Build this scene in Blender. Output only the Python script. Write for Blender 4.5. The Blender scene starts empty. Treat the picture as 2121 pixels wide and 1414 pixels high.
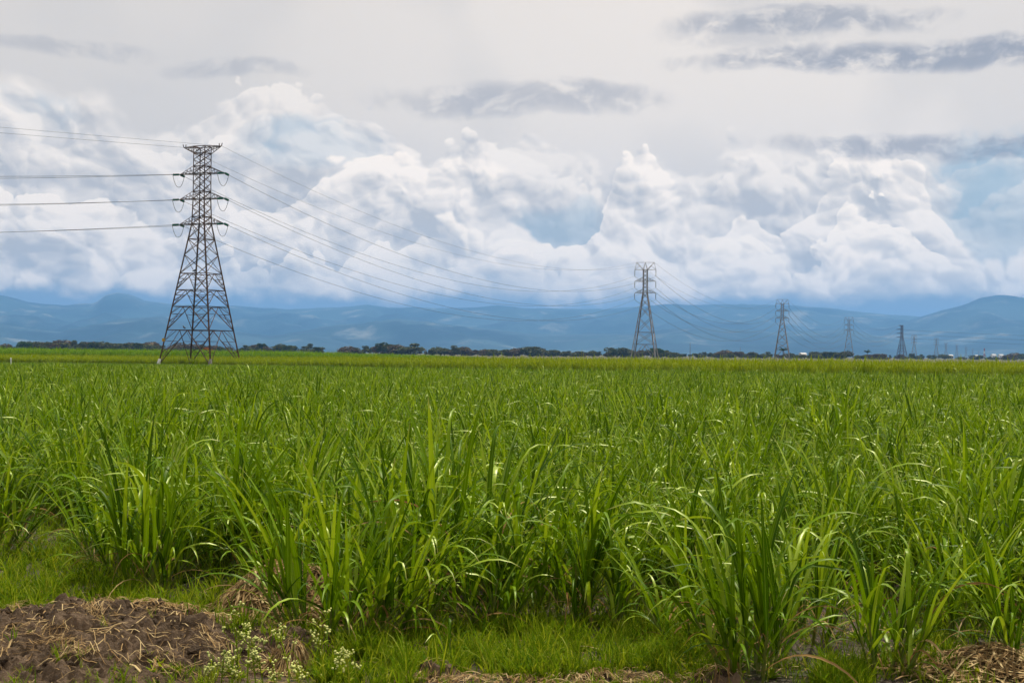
import bpy, bmesh, math, random
import numpy as np
from mathutils import Vector, Matrix, Euler, noise as mnoise

# ------------------------------------------------------------------ camera, light, exposure
QUICK = False
sc = bpy.context.scene
C = sc.collection
rng = np.random.default_rng(7)
random.seed(7)

W, H, FPX = 2121.0, 1414.0, 2950.0
EYE = 2.2
PITCH = math.atan((732 - 707) / FPX)
ROLL = math.radians(0.54)
cam_d = bpy.data.cameras.new('camera')
cam_d.sensor_width = 36.0
cam_d.lens = 36.0 * FPX / W
cam_d.clip_start = 0.1
cam_d.clip_end = 90000.0
cam = bpy.data.objects.new('camera', cam_d)
C.objects.link(cam)
cam.location = (0, 0, EYE)
CROT = Matrix.Rotation(math.pi / 2 + PITCH, 3, 'X') @ Matrix.Rotation(ROLL, 3, 'Z')
cam.rotation_euler = CROT.to_euler()
sc.camera = cam


def ray(px, py):
    return (CROT @ Vector(((px - W / 2) / FPX, (H / 2 - py) / FPX, -1.0))).normalized()


def at(px, py, depth):
    """point of the ray through a photo pixel at distance `depth` along Y"""
    r = ray(px, py)
    return Vector((0, 0, EYE)) + r * (depth / r.y)


def ground(px, py, z=0.0):
    r = ray(px, py)
    return Vector((0, 0, EYE)) + r * ((z - EYE) / r.z)


def azel(px, py):
    r = ray(px, py)
    return math.atan2(r.x, r.y), math.asin(r.z)


sc.render.engine = 'CYCLES'
sc.cycles.use_denoising = True
sc.cycles.use_adaptive_sampling = True
sc.cycles.adaptive_threshold = 0.02
sc.cycles.adaptive_min_samples = 16
sc.cycles.max_bounces = 5
sc.cycles.diffuse_bounces = 2
sc.cycles.glossy_bounces = 2
sc.cycles.transmission_bounces = 3
sc.cycles.transparent_max_bounces = 6
sc.cycles.volume_bounces = 0
sc.cycles.sample_clamp_indirect = 6.0
sc.view_settings.view_transform = 'Standard'
sc.view_settings.look = 'None'
sc.view_settings.exposure = 0.0
sc.view_settings.gamma = 1.0

SUN_EL, SUN_AZ = math.radians(62), math.radians(30)      # azimuth clockwise from the view direction (+Y)
sun_d = bpy.data.lights.new('sun', 'SUN')
sun_d.energy = 5.0
sun_d.angle = math.radians(2.0)
sun_d.color = (1.0, 0.93, 0.80)
sun = bpy.data.objects.new('sun', sun_d)
C.objects.link(sun)
sdir = Vector((math.sin(SUN_AZ) * math.cos(SUN_EL), math.cos(SUN_AZ) * math.cos(SUN_EL), math.sin(SUN_EL)))
sun.rotation_euler = (-sdir).to_track_quat('-Z', 'Y').to_euler()
sun.location = (30, 30, 60)


# ------------------------------------------------------------------ small node language
class NT:
    def __init__(self, tree):
        self.t = tree

    def n(self, typ, **kw):
        nd = self.t.nodes.new(typ)
        for k, v in kw.items():
            setattr(nd, k, v)
        return nd

    def put(self, sock, v):
        if isinstance(v, S):
            self.t.links.new(v.s, sock)
        elif isinstance(v, bpy.types.NodeSocket):
            self.t.links.new(v, sock)
        else:
            sock.default_value = v

    def math(self, op, a, b=0.0, c=0.0, clamp=False):
        nd = self.n('ShaderNodeMath', operation=op, use_clamp=clamp)
        self.put(nd.inputs[0], a)
        self.put(nd.inputs[1], b)
        self.put(nd.inputs[2], c)
        return S(self, nd.outputs[0])

    def xyz(self, x, y, z=0.0):
        nd = self.n('ShaderNodeCombineXYZ')
        self.put(nd.inputs[0], x); self.put(nd.inputs[1], y); self.put(nd.inputs[2], z)
        return S(self, nd.outputs[0])

    def sep(self, v):
        nd = self.n('ShaderNodeSeparateXYZ')
        self.put(nd.inputs[0], v)
        return [S(self, o) for o in nd.outputs]

    def noise(self, vec, scale=1.0, detail=4.0, rough=0.5, dist=0.0, dim='3D'):
        nd = self.n('ShaderNodeTexNoise', noise_dimensions=dim)
        self.put(nd.inputs['Vector'], vec)
        self.put(nd.inputs['Scale'], scale)
        self.put(nd.inputs['Detail'], detail)
        self.put(nd.inputs['Roughness'], rough)
        self.put(nd.inputs['Distortion'], dist)
        return S(self, nd.outputs[0])

    def voro(self, vec, scale=1.0, detail=0.0, rough=0.5, feature='F1', out=0, smooth=0.4):
        nd = self.n('ShaderNodeTexVoronoi', feature=feature)
        self.put(nd.inputs['Vector'], vec)
        self.put(nd.inputs['Scale'], scale)
        self.put(nd.inputs['Detail'], detail)
        self.put(nd.inputs['Roughness'], rough)
        if feature == 'SMOOTH_F1':
            self.put(nd.inputs['Smoothness'], smooth)
        return S(self, nd.outputs[out])

    def step(self, x, lo, hi, a=0.0, b=1.0, kind='SMOOTHSTEP'):
        nd = self.n('ShaderNodeMapRange', interpolation_type=kind)
        self.put(nd.inputs[0], x); self.put(nd.inputs[1], lo); self.put(nd.inputs[2], hi)
        self.put(nd.inputs[3], a); self.put(nd.inputs[4], b)
        return S(self, nd.outputs[0])

    def mix(self, f, a, b):
        nd = self.n('ShaderNodeMix', data_type='RGBA')
        self.put(nd.inputs[0], f)
        self.put(nd.inputs[6], a if not isinstance(a, tuple) else (*a[:3], 1.0))
        self.put(nd.inputs[7], b if not isinstance(b, tuple) else (*b[:3], 1.0))
        return S(self, nd.outputs[2])

    def curve(self, x, pts):
        nd = self.n('ShaderNodeFloatCurve')
        cv = nd.mapping.curves[0]
        pts = sorted(pts)
        cv.points[0].location = pts[0]
        cv.points[1].location = pts[-1]
        for p in pts[1:-1]:
            cv.points.new(*p)
        nd.mapping.update()
        self.put(nd.inputs[1], x)
        return S(self, nd.outputs[0])


class S:
    def __init__(self, nt, s):
        self.nt, self.s = nt, s

    def __add__(self, o): return self.nt.math('ADD', self, o)
    def __radd__(self, o): return self.nt.math('ADD', o, self)
    def __sub__(self, o): return self.nt.math('SUBTRACT', self, o)
    def __rsub__(self, o): return self.nt.math('SUBTRACT', o, self)
    def __mul__(self, o): return self.nt.math('MULTIPLY', self, o)
    def __rmul__(self, o): return self.nt.math('MULTIPLY', o, self)
    def __truediv__(self, o): return self.nt.math('DIVIDE', self, o)


# ------------------------------------------------------------------ sky
world = bpy.data.worlds.new('World')
sc.world = world
world.use_nodes = True
wt = world.node_tree
wt.nodes.clear()
N = NT(wt)
geo = N.n('ShaderNodeTexCoord')
dx, dy, dz = N.sep(geo.outputs['Generated'])
az = N.math('ARCTAN2', dx, dy)
el = N.math('ARCSINE', dz)
sky = N.n('ShaderNodeTexSky', sky_type='NISHITA')
sky.sun_disc = False
sky.sun_elevation = SUN_EL
sky.sun_rotation = SUN_AZ
sky.air_density = 1.3
sky.dust_density = 1.5
SKY_STRENGTH = 0.1
K = 1.0 / SKY_STRENGTH


def kc(c, m=1.0):
    return (c[0] * K * m, c[1] * K * m, c[2] * K * m)


def n2d(x, y, scale, detail=3, rough=0.5):
    return N.noise(N.xyz(x, y), scale, detail, rough, dim='2D')


def v2d(x, y, scale, detail, rough, smooth):
    nd = N.n('ShaderNodeTexVoronoi', feature='F1', voronoi_dimensions='2D')
    N.put(nd.inputs['Vector'], N.xyz(x, y))
    for k, v in (('Scale', scale), ('Detail', detail), ('Roughness', rough)):
        nd.inputs[k].default_value = v
    return S(N, nd.outputs[0])


AZ0, AZ1 = azel(-500, 707)[0], azel(2621, 707)[0]
azn = N.math('MULTIPLY', az - AZ0, 1.0 / (AZ1 - AZ0), clamp=True)
EMAX = 0.26


def ridge(points):
    out = []
    for (px, py) in points:
        a, e = azel(px, py)
        out.append(((a - AZ0) / (AZ1 - AZ0), min(max(e / EMAX, 0.0), 1.0)))
    return N.curve(azn, out) * EMAX


def mx(a, b):
    return N.math('MAXIMUM', a, b)


warp_a = n2d(az, el, 9.0, 4, 0.55)
warp_b = n2d(az + 3.1, el + 1.7, 9.0, 4, 0.55)
wa, wb = (warp_a - 0.5), (warp_b - 0.5)
wx, wy = az + wa * 0.05, el + wb * 0.035
broad = n2d(wx, wy, 7.0, 2, 0.5)
fine = n2d(wx, wy, 36.0, 5, 0.6)
fx, fy = az + wa * 0.05 + (fine - 0.5) * 0.007, el * 1.12 + wb * 0.04 + (fine - 0.5) * 0.005
pa = v2d(fx, fy, 17.0, 0.0, 0.5, 0)
pb = v2d(fx + 2.3, fy + 1.1, 43.0, 0.0, 0.5, 0)
pc = v2d(fx + 5.9, fy + 3.7, 105.0, 0.0, 0.5, 0)
pa_up = v2d(fx + 0.006, fy + 0.012, 17.0, 0.0, 0.5, 0)
pb_up = v2d(fx + 2.3025, fy + 1.105, 43.0, 0.0, 0.5, 0)
pc_up = v2d(fx + 5.901, fy + 3.702, 105.0, 0.0, 0.5, 0)
puff = pa
bumps = (0.42 - pa) * 0.030 + (0.42 - pb) * 0.016 + (0.42 - pc) * 0.006
relief = (pa_up - pa) * 1.0 + (pb_up - pb) * 0.85 + (pc_up - pc) * 0.45

# veil of high cloud over the blue, brighter towards the right of the middle
veil = N.mix(N.step(el, 0.03, 0.19), kc((0.86, 0.80, 0.76)), kc((0.95, 0.855, 0.76)))
veil = N.mix(N.step(az, 0.12, -0.36) * 0.75, veil, kc((0.74, 0.685, 0.63)))
veil = N.mix(N.step(broad, 0.42, 0.68) * 0.45, veil, kc((0.72, 0.675, 0.635)))
blue = N.mix(0.75, sky.outputs[0], kc((0.34, 0.50, 0.63)))


def blob(px, py, rx, ry, soft=1.0, rag=1.0):
    a, e = azel(px, py)
    u = (az - a + wa * (0.06 * rag)) / (rx / FPX)
    v = (el - e + wb * (0.035 * rag)) / (ry / FPX)
    d2 = u * u + v * v + (fine - 0.5) * 2.2
    return N.step(d2, 1.0 + soft, 0.1)


gaps = mx(blob(10, 235, 120, 45), blob(2100, 420, 150, 120))
gaps = mx(gaps, N.step(broad, 0.60, 0.75) * N.step(el, 0.10, 0.05) * 0.6)
col = N.mix(gaps * 0.8, veil, blue)


def cumulus(col, edge, seed, depth, bright, shade, amp=1.0, opacity=1.0, smin=0.0012, smax=0.016):
    n = n2d(az + seed + wa * 0.03, (el + seed * 0.7) * 1.15 + wb * 0.02, 22.0, 5, 0.6)
    f = edge + (n - 0.5) * (0.016 * amp) + bumps * amp - el
    soft = N.step(n2d(az + seed * 2, el, 9.0, 1, 0.5), 0.44, 0.70, smin, smax)
    alpha = N.math('DIVIDE', f, soft, clamp=True)
    d = N.math('DIVIDE', f, depth, clamp=True)
    s = N.math('ADD', d * 0.60 + (n - 0.5) * 1.0 - relief * 1.55, 0.10, clamp=True)
    c = N.mix(s, kc(bright), kc(shade))
    return N.mix(alpha * opacity, col, c)


L1 = ridge([(-500, 240), (-200, 180), (0, 128), (70, 152), (140, 185), (230, 205), (330, 262), (450, 235), (520, 196), (600, 180), (680, 205),
            (760, 240), (840, 285), (960, 290), (1040, 310), (1110, 275), (1200, 312), (1300, 345), (1400, 350),
            (1480, 300), (1530, 264), (1640, 300), (1750, 262), (1830, 300), (1900, 330), (1980, 360), (2121, 330), (2400, 300), (2621, 330)])
L2 = ridge([(-500, 400), (-200, 360), (0, 380), (120, 395), (190, 388), (280, 408), (360, 470), (480, 430), (620, 400), (760, 330), (880, 300),
            (1000, 340), (1080, 420), (1160, 495), (1240, 440), (1310, 340), (1370, 360), (1440, 440), (1490, 495),
            (1540, 425), (1620, 465), (1700, 400), (1780, 350), (1860, 330), (1930, 375), (1965, 440), (2000, 520),
            (2060, 560), (2121, 490), (2300, 420), (2621, 440)])
L3 = ridge([(-500, 540), (-200, 570), (0, 560), (120, 575), (260, 560), (400, 520), (560, 560), (700, 540), (830, 490), (960, 480), (1060, 480),
            (1120, 500), (1230, 480), (1320, 500), (1420, 540), (1530, 480), (1600, 500), (1690, 555), (1760, 420),
            (1820, 430), (1900, 500), (1960, 560), (2050, 610), (2121, 620), (2300, 560), (2621, 570)])
col = cumulus(col, L1, 1.3, 0.050, (1.06, 0.95, 0.84), (0.60, 0.58, 0.575), 1.1, 0.85, 0.002, 0.025)
gap2 = mx(mx(blob(1160, 470, 120, 34, 1.6, 1.5), blob(2080, 440, 110, 120)), blob(640, 290, 110, 45) * 0.55)
col = N.mix(gap2 * 0.62, col, blue)
LM = L1 * 0.55 + L2 * 0.45
col = cumulus(col, LM + 0.006, 2.9, 0.045, (1.12, 1.00, 0.88), (0.60, 0.58, 0.575), 1.1, 0.85, 0.0012, 0.018)
col = N.mix(gap2 * 0.5, col, blue)
col = cumulus(col, L2, 4.7, 0.050, (1.24, 1.09, 0.94), (0.63, 0.605, 0.59), 1.1, 0.94, 0.001, 0.010)
col = cumulus(col, L3, 8.2, 0.045, (1.32, 1.15, 0.97), (0.67, 0.64, 0.62), 1.15, 0.94, 0.001, 0.010)
col = cumulus(col, L3 * 0.62 + 0.012, 6.1, 0.040, (1.36, 1.17, 0.98), (0.72, 0.685, 0.655), 1.1, 0.85, 0.001, 0.012)

# level cloud base; below it clear hazy blue down to the mountains
nb = n2d(az + 5.0, el * 1.6, 16.0, 5, 0.6)
base = 0.0400 + (nb - 0.5) * 0.024 + (pb - 0.4) * 0.006
under = N.step(el - base, 0.0045, -0.006)
softu = N.step(el - base, 0.035, -0.006) * N.step(n2d(az, el, 8.0, 1, 0.5), 0.4, 0.62)
soft_r = N.step(az, 0.20, 0.27) * N.step(el, 0.075, 0.02) * 0.8
low_blue = N.mix(N.step(el, 0.0, 0.05), kc((0.27, 0.38, 0.52)), kc((0.30, 0.40, 0.52)))
col = N.mix(mx(softu * 0.22, soft_r * 0.6), col, kc((0.50, 0.60, 0.70)))
col = N.mix(under, col, low_blue)

# darker flat patches of low cloud
stn = n2d(wx, wy * 1.7, 40.0, 5, 0.6)
sfield = n2d(az * 0.7 + 9.0, el * 3.5, 6.0, 1, 0.5)
general = N.step(sfield, 0.66, 0.78) * N.step(el, 0.14, 0.26) * 0.5
streak = mx(blob(1960, 112, 430, 26, 1.1, 0.45), blob(1660, 48, 220, 24, 1.3, 0.6) * 0.85)
streak = mx(streak, mx(blob(2030, 296, 330, 20, 1.4, 0.7) * 0.85, blob(1090, 205, 240, 30, 1.4, 0.7) * 0.62))
streak = mx(streak, mx(blob(150, 100, 150, 14, 1.4, 0.7) * 0.45, blob(490, 145, 110, 14, 1.4, 0.7) * 0.45))
smask = N.math('MULTIPLY', mx(streak, general), N.step(stn, 0.24, 0.60), clamp=True)
col = N.mix(smask * 0.80, col, kc((0.29, 0.31, 0.37)))

bg = N.n('ShaderNodeBackground')
N.put(bg.inputs[0], col)
bg.inputs[1].default_value = SKY_STRENGTH
wo = N.n('ShaderNodeOutputWorld')
wt.links.new(bg.outputs[0], wo.inputs[0])
world.cycles.sampling_method = 'MANUAL'
world.cycles.sample_map_resolution = 512


# ------------------------------------------------------------------ object helpers
def tag(o, label=None, cat=None, group=None, kind=None):
    if label: o['label'] = label
    if cat: o['category'] = cat
    if group: o['group'] = group
    if kind: o['kind'] = kind
    return o


def link(name, me, parent=None, mat=None, smooth=False):
    o = bpy.data.objects.new(name, me)
    C.objects.link(o)
    if parent is not None:
        o.parent = parent
    if mat is not None and not me.materials:
        me.materials.append(mat)
    if smooth:
        me.polygons.foreach_set('use_smooth', [True] * len(me.polygons))
    return o


def empty(name, loc=(0, 0, 0), rz=0.0, scale=1.0):
    o = bpy.data.objects.new(name, None)
    C.objects.link(o)
    o.location = loc
    o.rotation_euler = (0, 0, rz)
    o.scale = (scale, scale, scale) if not hasattr(scale, '__len__') else scale
    o.empty_display_size = 0.2
    return o


def copy_tree(o, parent=None):
    c = o.copy()
    C.objects.link(c)
    if parent is not None:
        c.parent = parent
    for ch in list(o.children):
        copy_tree(ch, c)
    return c


class MB:
    """collects geometry for one mesh"""
    def __init__(self):
        self.v, self.f, self.n = [], [], 0

    def add(self, v, f):
        v = np.asarray(v, dtype=float)
        self.v.append(v)
        n = self.n
        self.f += [tuple(int(i) + n for i in q) for q in f]
        self.n += len(v)

    def bar(self, a, b, t, t2=None):
        a, b = Vector(a), Vector(b)
        d = (b - a)
        if d.length < 1e-6:
            return
        d.normalize()
        u = d.cross(Vector((0, 0, 1)))
        if u.length < 1e-3:
            u = d.cross(Vector((1, 0, 0)))
        u.normalize()
        w = d.cross(u).normalized()
        t2 = t2 or t
        vs = []
        for p, tt in ((a, t), (b, t2)):
            for su, sw in ((-1, -1), (1, -1), (1, 1), (-1, 1)):
                vs.append(p + u * su * tt / 2 + w * sw * tt / 2)
        self.add(vs, [(0, 1, 2, 3), (7, 6, 5, 4), (0, 4, 5, 1), (1, 5, 6, 2), (2, 6, 7, 3), (3, 7, 4, 0)])

    def angle(self, a, b, t, th=None):
        """an L-section steel member"""
        a, b = Vector(a), Vector(b)
        d = (b - a).normalized()
        u = d.cross(Vector((0, 0, 1)))
        if u.length < 1e-3:
            u = d.cross(Vector((1, 0, 0)))
        u.normalize()
        w = d.cross(u).normalized()
        th = th or t * 0.16
        prof = [(0, 0), (t, 0), (t, th), (th, th), (th, t), (0, t)]
        vs = [p + u * (x - t / 3) + w * (y - t / 3) for p in (a, b) for x, y in prof]
        f = [(i, (i + 1) % 6, 6 + (i + 1) % 6, 6 + i) for i in range(6)]
        f += [(5, 4, 3, 2, 1, 0), (6, 7, 8, 9, 10, 11)]
        self.add(vs, f)

    def box(self, lo, hi):
        x0, y0, z0 = lo; x1, y1, z1 = hi
        self.add([(x0, y0, z0), (x1, y0, z0), (x1, y1, z0), (x0, y1, z0), (x0, y0, z1), (x1, y0, z1), (x1, y1, z1), (x0, y1, z1)],
                 [(3, 2, 1, 0), (4, 5, 6, 7), (0, 1, 5, 4), (1, 2, 6, 5), (2, 3, 7, 6), (3, 0, 4, 7)])

    def tube(self, pts, rad, sides=6, cap=True):
        pts = [Vector(p) for p in pts]
        rad = rad if hasattr(rad, '__len__') else [rad] * len(pts)
        vs, fs = [], []
        prev = None
        for i, p in enumerate(pts):
            d = (pts[min(i + 1, len(pts) - 1)] - pts[max(i - 1, 0)]).normalized()
            u = d.cross(prev if prev else (Vector((0, 0, 1)) if abs(d.z) < 0.95 else Vector((1, 0, 0))))
            u.normalize()
            w = d.cross(u).normalized()
            prev = w * -1
            prev = u.cross(d)
            for k in range(sides):
                t = 2 * math.pi * k / sides
                vs.append(p + (u * math.cos(t) + w * math.sin(t)) * rad[i])
        for i in range(len(pts) - 1):
            for k in range(sides):
                a, b = i * sides + k, i * sides + (k + 1) % sides
                fs.append((a, b, b + sides, a + sides))
        if cap:
            fs.append(tuple(range(sides))[::-1])
            fs.append(tuple((len(pts) - 1) * sides + k for k in range(sides)))
        self.add(vs, fs)

    def mesh(self, name='mesh'):
        me = bpy.data.meshes.new(name)
        me.from_pydata(np.concatenate(self.v).tolist() if self.v else [], [], self.f)
        me.update()
        return me

    def build(self, name, mat, parent=None, smooth=False):
        return link(name, self.mesh(name), parent, mat, smooth)


def new_mat(name):
    m = bpy.data.materials.new(name)
    m.use_nodes = True
    m.node_tree.nodes.clear()
    return m, NT(m.node_tree)


def out_surf(nt, sh):
    o = nt.n('ShaderNodeOutputMaterial')
    nt.t.links.new(sh, o.inputs[0])
    return o


def principled(nt, color, rough=0.7, spec=0.4, metal=0.0, normal=None):
    b = nt.n('ShaderNodeBsdfPrincipled')
    nt.put(b.inputs['Base Color'], color if not isinstance(color, tuple) else (*color[:3], 1))
    nt.put(b.inputs['Roughness'], rough)
    nt.put(b.inputs['Specular IOR Level'], spec)
    nt.put(b.inputs['Metallic'], metal)
    if normal is not None:
        nt.t.links.new(normal, b.inputs['Normal'])
    return b


def bump(nt, h, strength=0.5, dist=0.02):
    b = nt.n('ShaderNodeBump')
    b.inputs['Strength'].default_value = strength
    b.inputs['Distance'].default_value = dist
    nt.put(b.inputs['Height'], h)
    return b.outputs[0]


def simple(name, c1, c2=None, scale=6.0, rough=0.7, spec=0.3, metal=0.0, rand=0.0, bump_s=0.0, bump_d=0.01, coords='Object'):
    m, nt = new_mat(name)
    tc = nt.n('ShaderNodeTexCoord')
    n = nt.noise(tc.outputs[coords], scale, 6, 0.6)
    c = nt.mix(nt.step(n, 0.32, 0.68), c1, c2 or c1)
    if rand:
        oi = nt.n('ShaderNodeObjectInfo')
        hs = nt.n('ShaderNodeHueSaturation')
        nt.put(hs.inputs['Value'], nt.math('ADD', S(nt, oi.outputs['Random']) * rand, 1.0 - rand / 2))
        nt.put(hs.inputs['Color'], c)
        c = S(nt, hs.outputs[0])
    nor = bump(nt, n, bump_s, bump_d) if bump_s else None
    b = principled(nt, c, rough, spec, metal, nor)
    out_surf(nt, b.outputs[0])
    return m


def leaf_mat(name, dark, mid, light, transl=0.30, rough=0.36, rib=(0.20, 0.30, 0.03), spec=0.5, use_uv=True, tr_gain=1.5):
    m, nt = new_mat(name)
    oi = nt.n('ShaderNodeObjectInfo')
    at_ = nt.n('ShaderNodeAttribute', attribute_name='tone')
    r = nt.math('FRACT', S(nt, oi.outputs['Random']) + S(nt, at_.outputs['Fac']))
    cr = nt.mix(nt.step(r, 0.0, 0.55), dark, mid)
    cr = nt.mix(nt.step(r, 0.55, 1.0), cr, light)
    if use_uv:
        uv = nt.n('ShaderNodeUVMap')
        u, v, _ = nt.sep(uv.outputs[0])
        d = nt.math('ABSOLUTE', u - 0.5)
        ribm = nt.step(d, 0.075, 0.03)
        veins = nt.noise(nt.xyz(u * 26.0, v * 1.2, r * 30.0), 1.0, 2, 0.5)
        hs = nt.n('ShaderNodeHueSaturation')
        nt.put(hs.inputs['Value'], nt.step(veins, 0.3, 0.7, 0.82, 1.18))
        nt.put(hs.inputs['Color'], cr)
        cr = S(nt, hs.outputs[0])
        # old leaf tips dry out
        tip = nt.step(v, 0.86, 1.0) * nt.step(r, 0.55, 0.7)
        cr = nt.mix(tip * 0.7, cr, (0.30, 0.22, 0.09))
        cr = nt.mix(ribm * 0.45, cr, rib)
    b = principled(nt, cr, rough, nt.step(r, 0.60, 0.95, spec * 0.12, spec))
    b.inputs['Specular Tint'].default_value = (1.0, 1.0, 0.55, 1.0)
    tr = nt.n('ShaderNodeBsdfTranslucent')
    g = nt.n('ShaderNodeHueSaturation')
    g.inputs['Value'].default_value = tr_gain
    g.inputs['Hue'].default_value = 0.487
    nt.put(g.inputs['Color'], cr)
    nt.t.links.new(g.outputs[0], tr.inputs[0])
    mxs = nt.n('ShaderNodeMixShader')
    mxs.inputs[0].default_value = transl
    nt.t.links.new(b.outputs[0], mxs.inputs[1])
    nt.t.links.new(tr.outputs[0], mxs.inputs[2])
    out_surf(nt, mxs.outputs[0])
    return m


M = {}
M['cane'] = leaf_mat('cane_leaf', (0.028, 0.078, 0.0005), (0.112, 0.212, 0.001), (0.270, 0.390, 0.008), 0.22, 0.40, spec=0.60)
M['cane_dry'] = leaf_mat('dry_cane_leaf', (0.20, 0.11, 0.035), (0.30, 0.19, 0.07), (0.40, 0.29, 0.13), 0.2, 0.6, (0.40, 0.30, 0.15), 0.2)
M['cane_yellow'] = leaf_mat('yellowing_cane_leaf', (0.125, 0.190, 0.001), (0.200, 0.270, 0.002), (0.290, 0.345, 0.005), 0.24, 0.5, spec=0.12)
M['cane_far'] = leaf_mat('far_green_cane_leaf', (0.070, 0.165, 0.002), (0.115, 0.235, 0.003), (0.18, 0.30, 0.008), 0.28, 0.5, spec=0.12)
M['grass'] = leaf_mat('grass_blade', (0.06, 0.13, 0.003), (0.135, 0.22, 0.005), (0.25, 0.29, 0.012), 0.34, 0.55, use_uv=False, spec=0.2)
M['straw'] = leaf_mat('straw', (0.13, 0.080, 0.035), (0.30, 0.195, 0.085), (0.50, 0.375, 0.18), 0.12, 0.6, use_uv=False, spec=0.25)
M['stalk'] = simple('cane_stalk', (0.08, 0.14, 0.015), (0.16, 0.17, 0.03), 14, 0.5)
M['rust'] = simple('rusty_steel', (0.045, 0.027, 0.020), (0.12, 0.062, 0.036), 1.6, 0.8, 0.25, rand=0.3)
M['galv'] = simple('weathered_galvanised_steel', (0.16, 0.155, 0.155), (0.28, 0.265, 0.26), 0.8, 0.6, 0.4, 0.2)
M['wire'] = simple('weathered_conductor', (0.035, 0.038, 0.042), (0.06, 0.06, 0.065), 1.0, 0.6, 0.3)
M['green_glass'] = simple('green_glass_insulator', (0.008, 0.095, 0.070), (0.015, 0.140, 0.105), 3.0, 0.25, 0.6)
M['dark_insulator'] = simple('dark_insulator', (0.05, 0.05, 0.055), (0.09, 0.085, 0.085), 3.0, 0.4, 0.5)
M['concrete'] = simple('whitewashed_concrete', (0.62, 0.62, 0.60), (0.74, 0.74, 0.72), 2.0, 0.9, 0.2)
M['grey_concrete'] = simple('stained_concrete', (0.16, 0.15, 0.13), (0.25, 0.24, 0.21), 2.0, 0.95, 0.2)
M['yellow'] = simple('yellow_sign_paint', (0.55, 0.33, 0.03), (0.45, 0.26, 0.03), 3.0, 0.6)
M['white'] = simple('white_paint', (0.74, 0.74, 0.72), (0.62, 0.62, 0.60), 0.6, 0.8)
M['roof_pale'] = simple('pale_roof_sheet', (0.50, 0.50, 0.49), (0.40, 0.40, 0.39), 0.3, 0.6)
M['dark_opening'] = simple('dark_opening', (0.03, 0.03, 0.035), None, 1.0, 0.6)
M['wood'] = simple('grey_pole_wood', (0.10, 0.085, 0.07), (0.16, 0.14, 0.12), 3.0, 0.9)
M['mast_red'] = simple('red_mast_paint', (0.35, 0.05, 0.04), (0.28, 0.05, 0.04), 0.5, 0.6)
M['feather'] = simple('black_feathers', (0.015, 0.015, 0.018), (0.03, 0.028, 0.028), 30.0, 0.6)

# ------------------------------------------------------------------ setting: ground
def ground_material():
    m, nt = new_mat('field_soil')
    tc = nt.n('ShaderNodeTexCoord')
    P = tc.outputs['Object']
    big = nt.noise(P, 0.55, 4, 0.6)
    med = nt.noise(P, 4.5, 6, 0.65)
    fin = nt.noise(P, 38.0, 5, 0.7)
    soil = nt.mix(nt.step(med, 0.3, 0.7), (0.045, 0.034, 0.028), (0.105, 0.080, 0.064))
    soil = nt.mix(nt.step(fin, 0.52, 0.72) * 0.6, soil, (0.19, 0.145, 0.09))
    c = nt.mix(nt.step(big, 0.45, 0.65) * nt.step(med, 0.35, 0.6) * 0.75, soil, (0.055, 0.085, 0.02))
    x, y, z = nt.sep(P)
    # beyond the near field: rough pasture and cane stubble
    c = nt.mix(nt.step(y, 100.0, 118.0), c, nt.mix(med, (0.05, 0.10, 0.004), (0.08, 0.14, 0.008)))
    c = nt.mix(nt.step(y, 260.0, 420.0), c, (0.10, 0.092, 0.045))
    h = med * 0.6 + fin * 0.35
    b = principled(nt, c, 0.95, 0.15, 0.0, bump(nt, h, 0.9, 0.06))
    out_surf(nt, b.outputs[0])
    return m


def build_ground():
    ys = [-400, -30, 0, 4, 8, 12, 16, 24, 60, 120, 260, 700, 2000, 6000, 30000]
    xs = [-26000, -6000, -1500, -300, -60, -12, -6, 0, 6, 12, 60, 300, 1500, 6000, 26000]
    v = [(x, y, 0.0) for y in ys for x in xs]
    nx = len(xs)
    f = [(j * nx + i, j * nx + i + 1, (j + 1) * nx + i + 1, (j + 1) * nx + i) for j in range(len(ys) - 1) for i in range(nx - 1)]
    me = bpy.data.meshes.new('ground')
    me.from_pydata(v, [], f)
    o = link('ground', me, None, ground_material())
    tag(o, 'dark brown field soil under the cane and grass', 'ground', kind='structure')


build_ground()


# ------------------------------------------------------------------ setting: mountains
def interp(points, px):
    xs = [p[0] for p in points]; ys = [p[1] for p in points]
    return np.interp(px, xs, ys)


PEAK = []


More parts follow.
